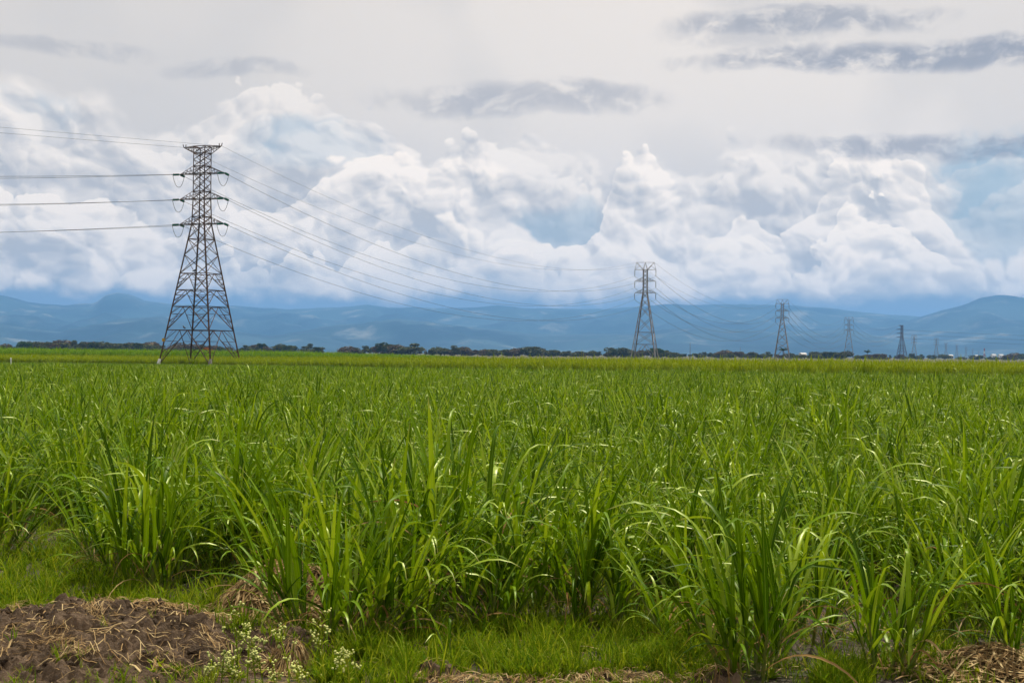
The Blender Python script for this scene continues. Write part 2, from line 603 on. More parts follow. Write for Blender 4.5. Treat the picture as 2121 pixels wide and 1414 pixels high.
def build_range(name, label, sky_pts, r0, r1, r2, rough, mat, px0=-700, px1=2820, nu=420, nv=46, foot=0.0, seed=0.0):
    """a mountain range whose crest, at distance r1, has the skyline heights measured in the photograph"""
    pxs = np.linspace(px0, px1, nu)
    crest_y = interp(sky_pts, pxs)
    v = []
    for j in range(nv):
        t = j / (nv - 1)
        r = r0 + (r2 - r0) * t
        for i, px in enumerate(pxs):
            a = math.atan((px - W / 2) / FPX)
            hor = 732 + (px - W / 2) * 0.00943
            hz = (hor - crest_y[i]) / FPX * r1 * (1 / math.cos(a) ** 0.5)
            tt = (r - r0) / (r1 - r0) if r < r1 else 1 - (r - r1) / (r2 - r1)
            tt = max(0.0, min(1.0, tt))
            prof = tt ** 1.15
            p = Vector((math.sin(a) * r * 0.0011 + seed, math.cos(a) * r * 0.0011, seed * 0.3))
            rn = mnoise.ridged_multi_fractal(p, 1.0, 2.1, 5, 1.0, 2.0) - 1.0
            fn = mnoise.fractal(p * 3.0, 1.0, 2.0, 4)
            env = 4 * tt * (1 - tt)
            z = hz * (prof + rough * env * 0.20 * rn + rough * 0.05 * fn * (0.35 + env))
            v.append((math.sin(a) * r, math.cos(a) * r, max(z, -0.5) + foot))
    f = [(j * nu + i, j * nu + i + 1, (j + 1) * nu + i + 1, (j + 1) * nu + i) for j in range(nv - 1) for i in range(nu - 1)]
    me = bpy.data.meshes.new(name)
    me.from_pydata(v, [], f)
    PEAK.append(max(q[2] for q in v))
    o = link(name, me, None, mat, True)
    tag(o, label, 'mountains', kind='structure')
    return o


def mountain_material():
    m, nt = new_mat('haze_tinted_forest_slope')
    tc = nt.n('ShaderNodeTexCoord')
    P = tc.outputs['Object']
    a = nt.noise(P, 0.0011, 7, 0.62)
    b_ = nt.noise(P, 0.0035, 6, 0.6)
    c = nt.mix(nt.step(a, 0.38, 0.62), (0.015, 0.046, 0.070), (0.042, 0.090, 0.115))  # forest tones with part of the distance haze's blue put into the colour
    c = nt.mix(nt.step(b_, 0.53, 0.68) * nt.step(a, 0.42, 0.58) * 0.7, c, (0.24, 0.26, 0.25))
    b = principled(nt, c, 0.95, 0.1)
    out_surf(nt, b.outputs[0])
    return m


MM = mountain_material()
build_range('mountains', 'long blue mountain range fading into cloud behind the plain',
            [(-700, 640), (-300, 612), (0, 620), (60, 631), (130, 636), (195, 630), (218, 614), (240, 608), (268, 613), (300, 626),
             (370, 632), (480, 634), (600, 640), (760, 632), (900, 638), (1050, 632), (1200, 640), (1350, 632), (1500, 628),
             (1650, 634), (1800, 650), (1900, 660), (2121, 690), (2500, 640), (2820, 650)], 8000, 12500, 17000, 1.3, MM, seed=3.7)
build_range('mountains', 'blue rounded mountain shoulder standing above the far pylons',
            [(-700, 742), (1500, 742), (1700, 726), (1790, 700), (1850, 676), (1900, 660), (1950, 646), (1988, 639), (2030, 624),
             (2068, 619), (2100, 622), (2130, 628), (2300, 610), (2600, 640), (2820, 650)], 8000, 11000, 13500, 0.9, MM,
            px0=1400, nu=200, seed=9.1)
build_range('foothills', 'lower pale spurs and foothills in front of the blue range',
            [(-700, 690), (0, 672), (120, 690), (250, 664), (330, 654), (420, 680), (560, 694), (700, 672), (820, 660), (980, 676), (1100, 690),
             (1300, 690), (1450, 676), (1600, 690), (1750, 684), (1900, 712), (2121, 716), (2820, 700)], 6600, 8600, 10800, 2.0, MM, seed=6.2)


# ------------------------------------------------------------------ pylons
def ring(z, r, off):
    """four corner points of the square tower body at height z; r is half the diagonal"""
    return [Vector((r * math.cos(math.pi / 4 + k * math.pi / 2), r * math.sin(math.pi / 4 + k * math.pi / 2), z)) for k in range(4)]


def insulator_mesh(length, r, n):
    mb = MB()
    pts, rad = [(0, 0, 0)], [0.02]
    for i in range(n):
        z0 = length * (0.08 + 0.84 * i / n)
        z1 = length * (0.08 + 0.84 * (i + 0.45) / n)
        z2 = length * (0.08 + 0.84 * (i + 0.9) / n)
        pts += [(0, 0, z0), (0, 0, z1), (0, 0, z2)]
        rad += [r * 0.45, r, r * 0.45]
    pts.append((0, 0, length)); rad.append(0.02)
    mb.tube(pts, rad, 7)
    return mb.mesh('insulator')


def orient(o, a, d):
    o.rotation_euler = Vector(d).to_track_quat('Z', 'Y').to_euler()
    o.location = a


def radius_at(z, prof):
    return float(np.interp(z, [p[0] for p in prof], [p[1] for p in prof]))


def lattice(mb, prof, levels, style, t):
    for (z0, z1), st in zip(zip(levels[:-1], levels[1:]), style):
        lo, hi = ring(z0, radius_at(z0, prof), 0), ring(z1, radius_at(z1, prof), 0)
        for k in range(4):
            a, b = lo[k], lo[(k + 1) % 4]
            c, d = hi[k], hi[(k + 1) % 4]
            if 'h' in st:
                mb.angle(c, d, t * 1.15)
            if 'x' in st:
                mb.angle(a, d, t); mb.angle(b, c, t)
            if 'k' in st:
                mid = (c + d) / 2
                mb.angle(a, mid, t * 1.2); mb.angle(b, mid, t * 1.2)
                if 's' in st:            # secondary bracing from the legs to the diagonals
                    for q, e in ((a, c), (b, d)):
                        for u in (0.36, 0.68):
                            pl, pd = q.lerp(e, u), q.lerp(mid, u)
                            mb.angle(pl, pd, t * 0.7)
                        mb.angle(q.lerp(e, 0.36), q.lerp(mid, 0.68), t * 0.7)
                        mb.angle(q.lerp(e, 0.68), mid.lerp(e, 0.5), t * 0.7)


def crossarm(mb, side, length, zlow, zup, prof, t, n=3):
    tip = Vector((side * length, 0, zlow))
    rl, ru = ring(zlow, radius_at(zlow, prof), 0), ring(zup, radius_at(zup, prof), 0)
    cl = [p for p in rl if p.x * side > 0]
    cu = [p for p in ru if p.x * side > 0]
    for p in cl + cu:
        mb.angle(p, tip, t)
    for i in range(1, n + 1):
        u = i / (n + 1)
        a, b = cl[0].lerp(tip, u), cl[1].lerp(tip, u)
        c, d = cu[0].lerp(tip, u), cu[1].lerp(tip, u)
        mb.angle(a, b, t * 0.7)
        mb.angle(a, c, t * 0.7); mb.angle(b, d, t * 0.7)
        u0 = (i - 1) / (n + 1)
        mb.angle(cl[0].lerp(tip, u0), c, t * 0.6); mb.angle(cl[1].lerp(tip, u0), d, t * 0.6)
        mb.angle(cl[0].lerp(tip, u0), b, t * 0.6)
    return tip


T1_PROF = [(0.0, 6.25), (21.3, 1.52), (25.1, 1.36), (33.0, 1.34)]
T2_PROF = [(0.0, 6.05), (22.8, 1.02), (30.6, 0.98), (33.0, 0.1)]


def wire_pts(a, b, sag, n=36):
    a, b = Vector(a), Vector(b)
    return [a.lerp(b, i / n) - Vector((0, 0, 4 * sag * (i / n) * (1 - i / n))) for i in range(n + 1)]


def build_tension_tower(base, rz, label, one_sided=False, detail=True, thick=1.0, arm_x=3.84):
    """rust-brown angle tower: three pairs of arms and a flat top beam"""
    root = empty('transmission_tower', base, rz)
    tag(root, label, 'pylon')
    prof = T1_PROF
    R = M['rust']
    for k in range(4):
        mb = MB()
        pts = [ring(z, radius_at(z, prof), 0)[k] for z in (0.0, 21.3, 25.1, 33.0)]
        for a, b, t in ((pts[0], pts[1], 0.26), (pts[1], pts[2], 0.21), (pts[2], pts[3], 0.16)):
            mb.angle(a, b, t * thick, 0.05 * thick)
        lg = mb.build('leg', R, root)
        mb = MB()
        p = pts[0]
        d = (pts[1] - pts[0]).normalized()
        mb.tube([p + Vector((0, 0, -0.4)), p + d * 0.35, p + d * 0.95], [0.30, 0.28, 0.20], 10)
        mb.build('concrete_footing', M['concrete'] if k == 2 else M['grey_concrete'], root)
    t = 0.115 * thick
    mb = MB()
    lattice(mb, prof, [0.0, 5.26, 8.8, 11.3, 13.8], ['khs', 'khs', 'khs', 'khs'], t)
    mb.build('lower_bracing', R, root)
    mb = MB()
    lattice(mb, prof, [13.8, 16.6, 19.0, 21.3], ['x', 'xh', 'xh'], t)
    lv = [21.3, 22.4, 23.75, 25.1, 26.2, 27.55, 28.9, 30.0, 30.98, 31.96, 33.0]
    lattice(mb, prof, lv, ['xh', 'x', 'xh', 'xh', 'x', 'xh', 'xh', 'x', 'xh', 'xh'], t * 0.9)
    mb.build('upper_bracing', R, root)
    tips = {}
    sides = (-1,) if one_sided else (-1, 1)
    for s in sides:
        for i, (zl, zu) in enumerate(((28.9, 30.0), (25.1, 26.2), (21.3, 22.4))):
            mb = MB()
            tip = crossarm(mb, s, arm_x, zl, zu, prof, 0.10 * thick)
            mb.build('crossarm', R, root)
            tips[(s, i)] = tip
        mb = MB()
        pt = crossarm(mb, s, 3.26, 32.98, 31.96, prof, 0.10 * thick)
        mb.bar(pt, pt + Vector((0.12 * s, 0, 0.45)), 0.09)
        mb.bar(pt + Vector((-0.35 * s, 0, 0)), pt + Vector((-0.40 * s, 0, 0.42)), 0.09)
        mb.build('peak_arm', R, root)
        tips[(s, 'e')] = pt
    mat = Matrix.Translation(base) @ Matrix.Rotation(rz, 4, 'Z')
    return root, {k: mat @ v for k, v in tips.items()}


def build_suspension_tower(base, rz, label, single=False, thick=1.0, hscale=1.0):
    prof = T2_PROF
    G = M['galv']
    mbs = {}

    def part(name):
        if single:
            return mbs.setdefault('all', MB())
        return MB()

    pend = []

    def done(mb, name, mat=G):
        if not single:
            pend.append((mb, name, mat))

    for k in range(4):
        mb = part('leg')
        pts = [ring(z, radius_at(z, prof), 0)[k] for z in (-0.3, 22.8, 30.6)]
        mb.angle(pts[0], pts[1], 0.24 * thick, 0.05 * thick); mb.angle(pts[1], pts[2], 0.18 * thick, 0.04 * thick)
        done(mb, 'leg')
    mb = part('lower_bracing')
    lattice(mb, prof, [0.0, 5.7, 9.7, 14.5, 18.2, 20.8, 22.8], ['kh', 'xh', 'x', 'x', 'x', 'xh'], 0.11 * thick)
    done(mb, 'lower_bracing')
    mb = part('upper_bracing')
    lattice(mb, prof, [22.8, 24.1, 25.4, 26.7, 28.0, 29.3, 30.6], ['x', 'x', 'xh', 'x', 'x', 'xh'], 0.10 * thick)
    done(mb, 'upper_bracing')
    tips = {}
    AX = 3.55
    for s in (-1, 1):
        for i, (zl, zu) in enumerate(((30.6, 30.61), (26.7, 28.0), (22.8, 24.1))):
            mb = part('crossarm')
            if i == 0:
                tip = Vector((s * AX, 0, 30.6))
                for c in [p for p in ring(30.6, 0.98, 0) if p.x * s > 0]:
                    mb.angle(c, tip, 0.12 * thick)
            else:
                tip = crossarm(mb, s, AX, zl, zu, prof, 0.11 * thick, 2)
            done(mb, 'crossarm')
            if single:
                mb.bar(tip, tip - Vector((0, 0, 2.1)), 0.2 * thick)
            else:
                pend.append((tip.copy(), 'insulator_string', None))
            tips[(s, i)] = tip - Vector((0, 0, 2.2))
        mb = part('peak_arm')
        pt = Vector((s * 2.95, 0, 33.0))
        at1 = Vector((s * AX, 0, 30.6))
        for c in [p for p in ring(30.6, 0.98, 0) if p.x * s > 0]:
            mb.angle(c, pt, 0.11 * thick)
        mb.angle(pt, Vector((0, 0, 33.0)), 0.10 * thick)
        for c in [p for p in ring(30.6, 0.98, 0) if p.x * s > 0]:
            mb.angle(c, Vector((0, 0, 33.0)), 0.09 * thick)
        mb.angle(at1, pt, 0.10 * thick)
        mb.angle(at1, Vector((s * 1.9, 0, 31.85)), 0.09 * thick)
        done(mb, 'peak_arm')
        tips[(s, 'e')] = pt
    if single:
        root = mbs['all'].build('transmission_tower', G)
        root.location = base
        root.rotation_euler = (0, 0, rz)
        root.scale = (1, 1, hscale)
    else:
        root = empty('transmission_tower', base, rz)
        root.scale = (1, 1, hscale)
        im = insulator_mesh(2.2, 0.13 * thick, 12)
        im.materials.append(M['dark_insulator'])
        for a, nm, mt in pend:
            if nm == 'insulator_string':
                o = link('insulator_string', im, root)
                orient(o, a, (0, 0, -1))
            else:
                a.build(nm, mt, root)
    tag(root, label, 'pylon')
    mat = Matrix.Translation(base) @ Matrix.Rotation(rz, 4, 'Z') @ Matrix.Diagonal((1, 1, hscale, 1))
    return root, {k: mat @ v for k, v in tips.items()}


def gpos(px, d):
    return Vector(((px - W / 2) / FPX * d, d, 0.0))


T1P, T2P, T3P, T4P, T5P = gpos(415, 215), gpos(1335.5, 475), gpos(1620, 775), gpos(1758, 1112), gpos(1868, 1373)
RZ1 = math.radians(-19)
RZL = math.radians(-14)
GRP_T = 'steel pylons of the power line'
t1, tips1 = build_tension_tower(T1P, RZ1, 'rust brown lattice pylon with green insulators standing at the cane edge', thick=0.8)
t2, tips2 = build_suspension_tower(T2P, RZL, 'grey lattice pylon next along the line after the rusty one', thick=1.1)
t3, tips3 = build_suspension_tower(T3P, RZL, 'grey lattice pylon with a small palm at its feet', thick=1.35)
t4, tips4 = build_suspension_tower(T4P, RZL, 'grey lattice pylon with its feet hidden in scrub trees, beside a bushy palm', thick=1.3)
t5, tips5 = build_tension_tower(T5P, math.radians(-38), 'reddish pylon with arms on one side only where wires turn off', one_sided=True, thick=1.25, arm_x=6.2)
for t in (t1, t2, t3, t4, t5):
    t['group'] = GRP_T
FAR = [(1893.5, 1960), (1939.5, 2230), (1959.5, 2900), (1982, 3300), (2001, 3900), (2015, 4700), (2027, 5600)]
FLAB = ['faint grey pylon directly behind the reddish one-sided pylon', 'pale pylon showing through haze, second beyond the reddish one-sided pylon']
far_tips = {}
proto_far = None
for i, (px, d) in enumerate(FAR):
    lab = FLAB[i] if i < 2 else 'tiny hazy pylon in the distant row near the white sheds'
    if proto_far is None:
        proto_far, far_tips[0] = build_suspension_tower(gpos(px, d), RZL, lab, single=True, thick=2.0)
        o = proto_far
    else:
        o = proto_far.copy(); C.objects.link(o)
        o.location = gpos(px, d)
        o['label'] = lab
    o['group'] = GRP_T if i < 2 else 'distant row of pylons'

# wires -------------------------------------------------------------------------------
T0P = Vector((-250.0, 62.0, 0.0))
T0dir = (T0P - T1P).normalized()
perp0 = Vector((math.cos(math.radians(-55)), math.sin(math.radians(-55)), 0))


def wire(a, b, sag, r, label, group, name='power_line_wire', n=40):
    mb = MB()
    mb.tube(wire_pts(a, b, sag, n), r, 5)
    o = mb.build(name, M['wire'], None, True)
    tag(o, label, 'wire', group)
    return o


LV = {0: 'upper', 1: 'middle', 2: 'lower', 'e': 'thin top'}
ins_m = insulator_mesh(1.2, 0.19, 9)
ins_m.materials.append(M['green_glass'])
inv1 = (Matrix.Translation(T1P) @ Matrix.Rotation(RZ1, 4, 'Z')).inverted()
for s in (-1, 1):
    for i in (0, 1, 2, 'e'):
        a = tips1[(s, i)]
        zt = a.z
        p0 = T0P + perp0 * (s * 3.7)
        p0.z = zt + (0.0 if i != 'e' else 0.3)
        p2_ = tips2[(s, i)]
        sag0 = 7.2 if i != 'e' else 1.4
        sag1 = 10.4 if i != 'e' else 8.8
        if i == 'e':
            w0a, w1a = a, a
        else:
            ends = []
            for q, sg in ((p0, sag0), (p2_, sag1)):
                L = (q - a).length
                d = (q - a).normalized() + Vector((0, 0, -4 * sg / L))
                d.normalize()
                e = a + d * 1.2
                ends.append(e)
                o = link('insulator_string', ins_m, t1)
                dl = inv1.to_3x3() @ d
                orient(o, inv1 @ (a + d * 0.05), dl)
            w0a, w1a = ends
            mb = MB()
            e0, e1 = inv1 @ ends[0], inv1 @ ends[1]
            jp = [e0.lerp(e1, u) - Vector((0, 0, 1.75 * (1 - abs(2 * u - 1) ** 2.4))) for u in [k / 18 for k in range(19)]]
            mb.tube(jp, 0.035, 5)
            mb.build('jumper_loop', M['wire'], t1, True)
        wr = 0.027 if i != 'e' else 0.018
        wire(w0a, p0, sag0, wr, LV[i] + ' wire leaving the rusty pylon away from the other pylons', LV[i] + ' wires leaving the rusty pylon')
        wire(w1a, p2_, sag1, wr, LV[i] + ' wire between the rusty pylon and the first grey pylon', LV[i] + ' wires of the first span')
        wire(p2_, tips3[(s, i)], 12.0 if i != 'e' else 9.5, 0.045 if i != 'e' else 0.026,
             LV[i] + ' wire between the first grey pylon and the palm-footed pylon', LV[i] + ' wires of the second span')
        wire(tips3[(s, i)], tips4[(s, i)], 13.5 if i != 'e' else 10.0, 0.055 if i != 'e' else 0.03,
             LV[i] + ' wire between the palm-footed pylon and the pylon in the scrub', LV[i] + ' wires of the third span')
        tgt = tips5[(-1, i)]
        wire(tips4[(s, i)], tgt + Vector((0.5 * s, 0, 0)), 9.5 if i != 'e' else 7.0, 0.055 if i != 'e' else 0.03,
             LV[i] + ' wire between the pylon in the scrub and the reddish pylon', LV[i] + ' wires of the fourth span')
for i in (0, 1, 2):
    a = tips5[(-1, i)]
    e = at(2420, (704, 714, 724)[i], 1010)
    wire(a, e, 1.0, 0.075, LV[i] + ' wire running off sideways from the reddish one-sided pylon', 'wires turning off at the reddish pylon')

# sign plate on the rusty pylon, and perched birds
mb = MB()
mb.box((-0.22, -0.02, -0.25), (0.22, 0.02, 0.25))
sg = mb.build('warning_plate', M['yellow'], t1)
p = ring(3.75, radius_at(3.75, T1_PROF), 0)[2]
sg.location = p + Vector((-0.05, -0.12, 0))
sg.rotation_euler = (0, 0, math.radians(20))


def bird(world_pos, rz, label):
    mb = MB()
    pts = [(-0.26, 0, 0.10), (-0.14, 0, 0.15), (0, 0, 0.21), (0.10, 0, 0.29), (0.15, 0, 0.37), (0.19, 0, 0.40), (0.25, 0, 0.385)]
    mb.tube(pts, [0.02, 0.05, 0.10, 0.085, 0.05, 0.055, 0.012], 8)
    me = mb.mesh('bird')
    root = link('bird', me, None, M['feather'], True)
    mb = MB()
    for s in (-0.03, 0.03):
        mb.tube([(0.0, s, 0.0), (0.0, s, 0.14)], 0.012, 5)
    mb.build('legs', M['feather'], root)
    mb = MB()
    mb.add([(0.08, 0.085, 0.28), (0.0, 0.11, 0.22), (-0.34, 0.03, 0.10), (0.08, -0.085, 0.28), (0.0, -0.11, 0.22), (-0.34, -0.03, 0.10),
            (0.0, 0.0, 0.32)], [(0, 1, 2), (3, 5, 4), (0, 2, 6), (3, 6, 5)])
    mb.build('folded_wings', M['feather'], root)
    root.location = world_pos
    root.rotation_euler = (0, 0, rz)
    root.scale = (1.25,) * 3
    tag(root, label, 'bird', 'birds perched on the rusty pylon')


mt1 = Matrix.Translation(T1P) @ Matrix.Rotation(RZ1, 4, 'Z')
r5 = ring(5.26, radius_at(5.26, T1_PROF), 0)
bird(mt1 @ (r5[2].lerp(r5[3], 0.42) + Vector((0, 0, 0.08))), 2.6, 'black bird perched on the lowest horizontal of the rusty pylon')
r19 = ring(16.6, radius_at(16.6, T1_PROF), 0)
r13 = ring(13.8, radius_at(13.8, T1_PROF), 0)
bird(mt1 @ (r13[2].lerp(r13[3], 0.55) + Vector((0, 0, 0.08))), 0.4, 'black bird perched halfway up the rusty pylon')

# ------------------------------------------------------------------ leaves, clumps
def leaf_arrays(nseg, length, width, phi0, phi1, power, kink_at=None, kink=0.0, fold=0.22, twist=0.0, sway=0.0):
    s = np.linspace(0, 1, nseg + 1)
    phi = phi0 + phi1 * s ** power
    if kink_at is not None:
        phi = phi + kink / (1 + np.exp(-(s - kink_at) / 0.035))
    pm = (phi[:-1] + phi[1:]) / 2
    ds = length / nseg
    x = np.concatenate([[0], np.cumsum(np.sin(pm) * ds)])
    z = np.concatenate([[0], np.cumsum(np.cos(pm) * ds)])
    y = sway * s ** 2 * length
    w = width * np.clip(np.minimum(0.45 + 2.2 * s, 1.0) * (1 - s ** 2.6) ** 0.8, 0.03, None) / 2
    tx, tz = np.sin(phi), np.cos(phi)
    tw = twist * s
    # width axis: Y rotated about the tangent
    nx, nz = tz, -tx                       # normal in the XZ plane (upper side faces out)
    wy = np.cos(tw); wxx = np.sin(tw) * nx; wzz = np.sin(tw) * nz
    L = np.stack([x - wxx * w, y - wy * w, z - wzz * w], 1)
    R = np.stack([x + wxx * w, y + wy * w, z + wzz * w], 1)
    f_ = fold * w
    Cc = np.stack([x + nx * f_, y, z + nz * f_], 1)      # raised fold gives the V section
    V = np.empty((3 * (nseg + 1), 3))
    V[0::3], V[1::3], V[2::3] = L, Cc, R
    UV = np.empty((3 * (nseg + 1), 2))
    UV[0::3] = np.stack([np.zeros_like(s), s], 1)
    UV[1::3] = np.stack([np.full_like(s, 0.5), s], 1)
    UV[2::3] = np.stack([np.ones_like(s), s], 1)
    F = []
    for i in range(nseg):
        a = 3 * i
        F += [(a, a + 1, a + 4, a + 3), (a + 1, a + 2, a + 5, a + 4)]
    return V, np.array(F), UV


def set_uv_tone(me, UV, tone=None, extra=None):
    lv = np.empty(len(me.loops), dtype=np.int32)
    me.loops.foreach_get('vertex_index', lv)
    uvl = me.uv_layers.new(name='UVMap')
    uvl.data.foreach_set('uv', UV[lv].astype(np.float32).ravel())
    if tone is not None:
        a = me.attributes.new('tone', 'FLOAT', 'POINT')
        a.data.foreach_set('value', tone.astype(np.float32))


def fast_mesh(name, V, F, UV=None, tone=None, mats=(), mat_idx=None, smooth=True):
    me = bpy.data.meshes.new(name)
    nF = len(F)
    k = F.shape[1]
    me.vertices.add(len(V))
    me.vertices.foreach_set('co', V.astype(np.float32).ravel())
    me.loops.add(nF * k)
    me.loops.foreach_set('vertex_index', F.astype(np.int32).ravel())
    me.polygons.add(nF)
    me.polygons.foreach_set('loop_start', np.arange(0, nF * k, k, dtype=np.int32))
    me.polygons.foreach_set('loop_total', np.full(nF, k, dtype=np.int32))
    for m in mats:
        me.materials.append(m)
    if mat_idx is not None:
        me.polygons.foreach_set('material_index', mat_idx.astype(np.int32))
    if smooth:
        me.polygons.foreach_set('use_smooth', np.ones(nF, dtype=bool))
    me.update(calc_edges=True)
    if UV is not None:
        set_uv_tone(me, UV, tone)
    me.validate()
    return me


LEAF = []            # (V, F, UV, dry)
NGREEN = 18
for k in range(NGREEN):
    kind = k % 3
    if kind == 0:     # stiff upright blade
        LEAF.append((*leaf_arrays(8, 1.0, rng.uniform(0.044, 0.056), rng.uniform(0.0, 0.08), rng.uniform(0.25, 0.7), rng.uniform(1.6, 2.6),
                                  twist=rng.uniform(-0.8, 0.8), sway=rng.uniform(-0.06, 0.06)), False))
    elif kind == 1:   # arching blade
        LEAF.append((*leaf_arrays(10, 1.0, rng.uniform(0.042, 0.054), rng.uniform(0.0, 0.1), rng.uniform(1.3, 2.5), rng.uniform(1.5, 2.4),
                                  twist=rng.uniform(-0.6, 0.6), sway=rng.uniform(-0.12, 0.12)), False))
    else:             # blade whose end has folded over
        LEAF.append((*leaf_arrays(11, 1.0, rng.uniform(0.044, 0.056), rng.uniform(0.0, 0.08), rng.uniform(0.3, 0.8), rng.uniform(1.2, 2.0),
                                  kink_at=rng.uniform(0.55, 0.8), kink=rng.uniform(0.9, 1.9), twist=rng.uniform(-0.7, 0.7), sway=rng.uniform(-0.08, 0.08)), False))
for k in range(4):
    LEAF.append((*leaf_arrays(9, 1.0, rng.uniform(0.018, 0.028), rng.uniform(0.1, 0.3), rng.uniform(1.4, 2.6), 1.2,
                              fold=0.6, twist=rng.uniform(-2.5, 2.5), sway=rng.uniform(-0.2, 0.2)), True))


def mat4(loc, az, tilt, scale, wscale=1.0):
    m = Matrix.Translation(loc) @ Matrix.Rotation(az, 4, 'Z') @ Matrix.Rotation(tilt, 4, 'Y')
    return m @ Matrix.Diagonal((scale, scale * wscale, scale, 1.0))


def clump_spec(r, shoots, radius, length, lean=0.42, bias=(0.0, 0.0), dry=0.07, per=(5, 8), wmul=1.0):
    """leaf transforms and stalk curves of one cane stool; r is a numpy generator"""
    leaves, stalks = [], []
    for i in range(shoots):
        a0 = r.uniform(0, 2 * math.pi)
        rr = radius * math.sqrt(r.uniform(0.02, 1))
        base = Vector((rr * math.cos(a0), rr * math.sin(a0), 0.0))
        tilt = (rr / max(radius, 0.01)) * lean * r.uniform(0.5, 1.15)
        dirv = Vector((math.sin(tilt) * math.cos(a0) + bias[0], math.sin(tilt) * math.sin(a0) + bias[1], math.cos(tilt))).normalized()
        sh = r.uniform(0.20, 0.42) * length
        top = base + dirv * sh
        stalks.append((base - dirv * 0.03, base + dirv * sh * 0.55, top + dirv * 0.05, 0.012 * r.uniform(0.8, 1.3)))
        plane = r.uniform(0, 2 * math.pi)
        n = int(r.integers(per[0], per[1]))
        for j in range(n):
            u = (j + 0.6) / n                      # 0 = lowest leaf, 1 = youngest
            loc = base + dirv * sh * (0.06 + 0.94 * u)
            azl = plane + (math.pi if j % 2 else 0) + r.normal(0, 0.35)
            ld = (1 - u) ** 0.8 * r.uniform(0.35, 1.35) + 0.06
            is_dry = r.random() < dry * (1.6 if u < 0.35 else 0.12)
            # leaf leans out in its own direction plus the lean of the shoot
            v = Vector((math.sin(ld) * math.cos(azl), math.sin(ld) * math.sin(azl), math.cos(ld))) + dirv * 0.9
            v.normalize()
            azf = math.atan2(v.y, v.x)
            tl = math.acos(max(-1, min(1, v.z)))
            if is_dry:
                var = NGREEN + int(r.integers(0, 4))
                L = length * r.uniform(0.4, 0.75)
            else:
                w = r.random()
                kind = 0 if (w < 0.38 * u + 0.06) else (1 if w < 0.74 else 2)
                var = int(r.integers(0, NGREEN // 3)) * 3 + kind
                L = length * r.uniform(0.55, 1.0) * (0.72 + 0.28 * u)
            leaves.append((var, mat4(loc, azf, tl, L, wmul * r.uniform(0.75, 1.25) / max(L, 0.5) ** 0.5)))
    return leaves, stalks


def clump_arrays(spec, r, stalk_sides=5):
    Vs, Fs, UVs, Ts, MI = [], [], [], [], []
    n = 0
    for var, m in spec[0]:
        V, F, UV, dry = LEAF[var]
        A = np.array(m)
        Vt = V @ A[:3, :3].T + A[:3, 3]
        Vt[:, 2] = np.maximum(Vt[:, 2], 0.012)
        Vs.append(Vt); Fs.append(F + n); UVs.append(UV)
        Ts.append(np.full(len(V), r.random())); MI.append(np.full(len(F), 1 if dry else 0))
        n += len(V)
    for a, b, c, rad in spec[1]:
        mb = MB()
        mb.tube([a, b, c], [rad, rad * 0.9, rad * 0.5], stalk_sides, cap=False)
        V = np.concatenate(mb.v)
        F = np.array(mb.f)
        Vs.append(V); Fs.append(F + n); UVs.append(np.full((len(V), 2), 0.3))
        Ts.append(np.zeros(len(V))); MI.append(np.full(len(F), 2))
        n += len(V)
    return np.concatenate(Vs), np.concatenate(Fs), np.concatenate(UVs), np.concatenate(Ts), np.concatenate(MI)


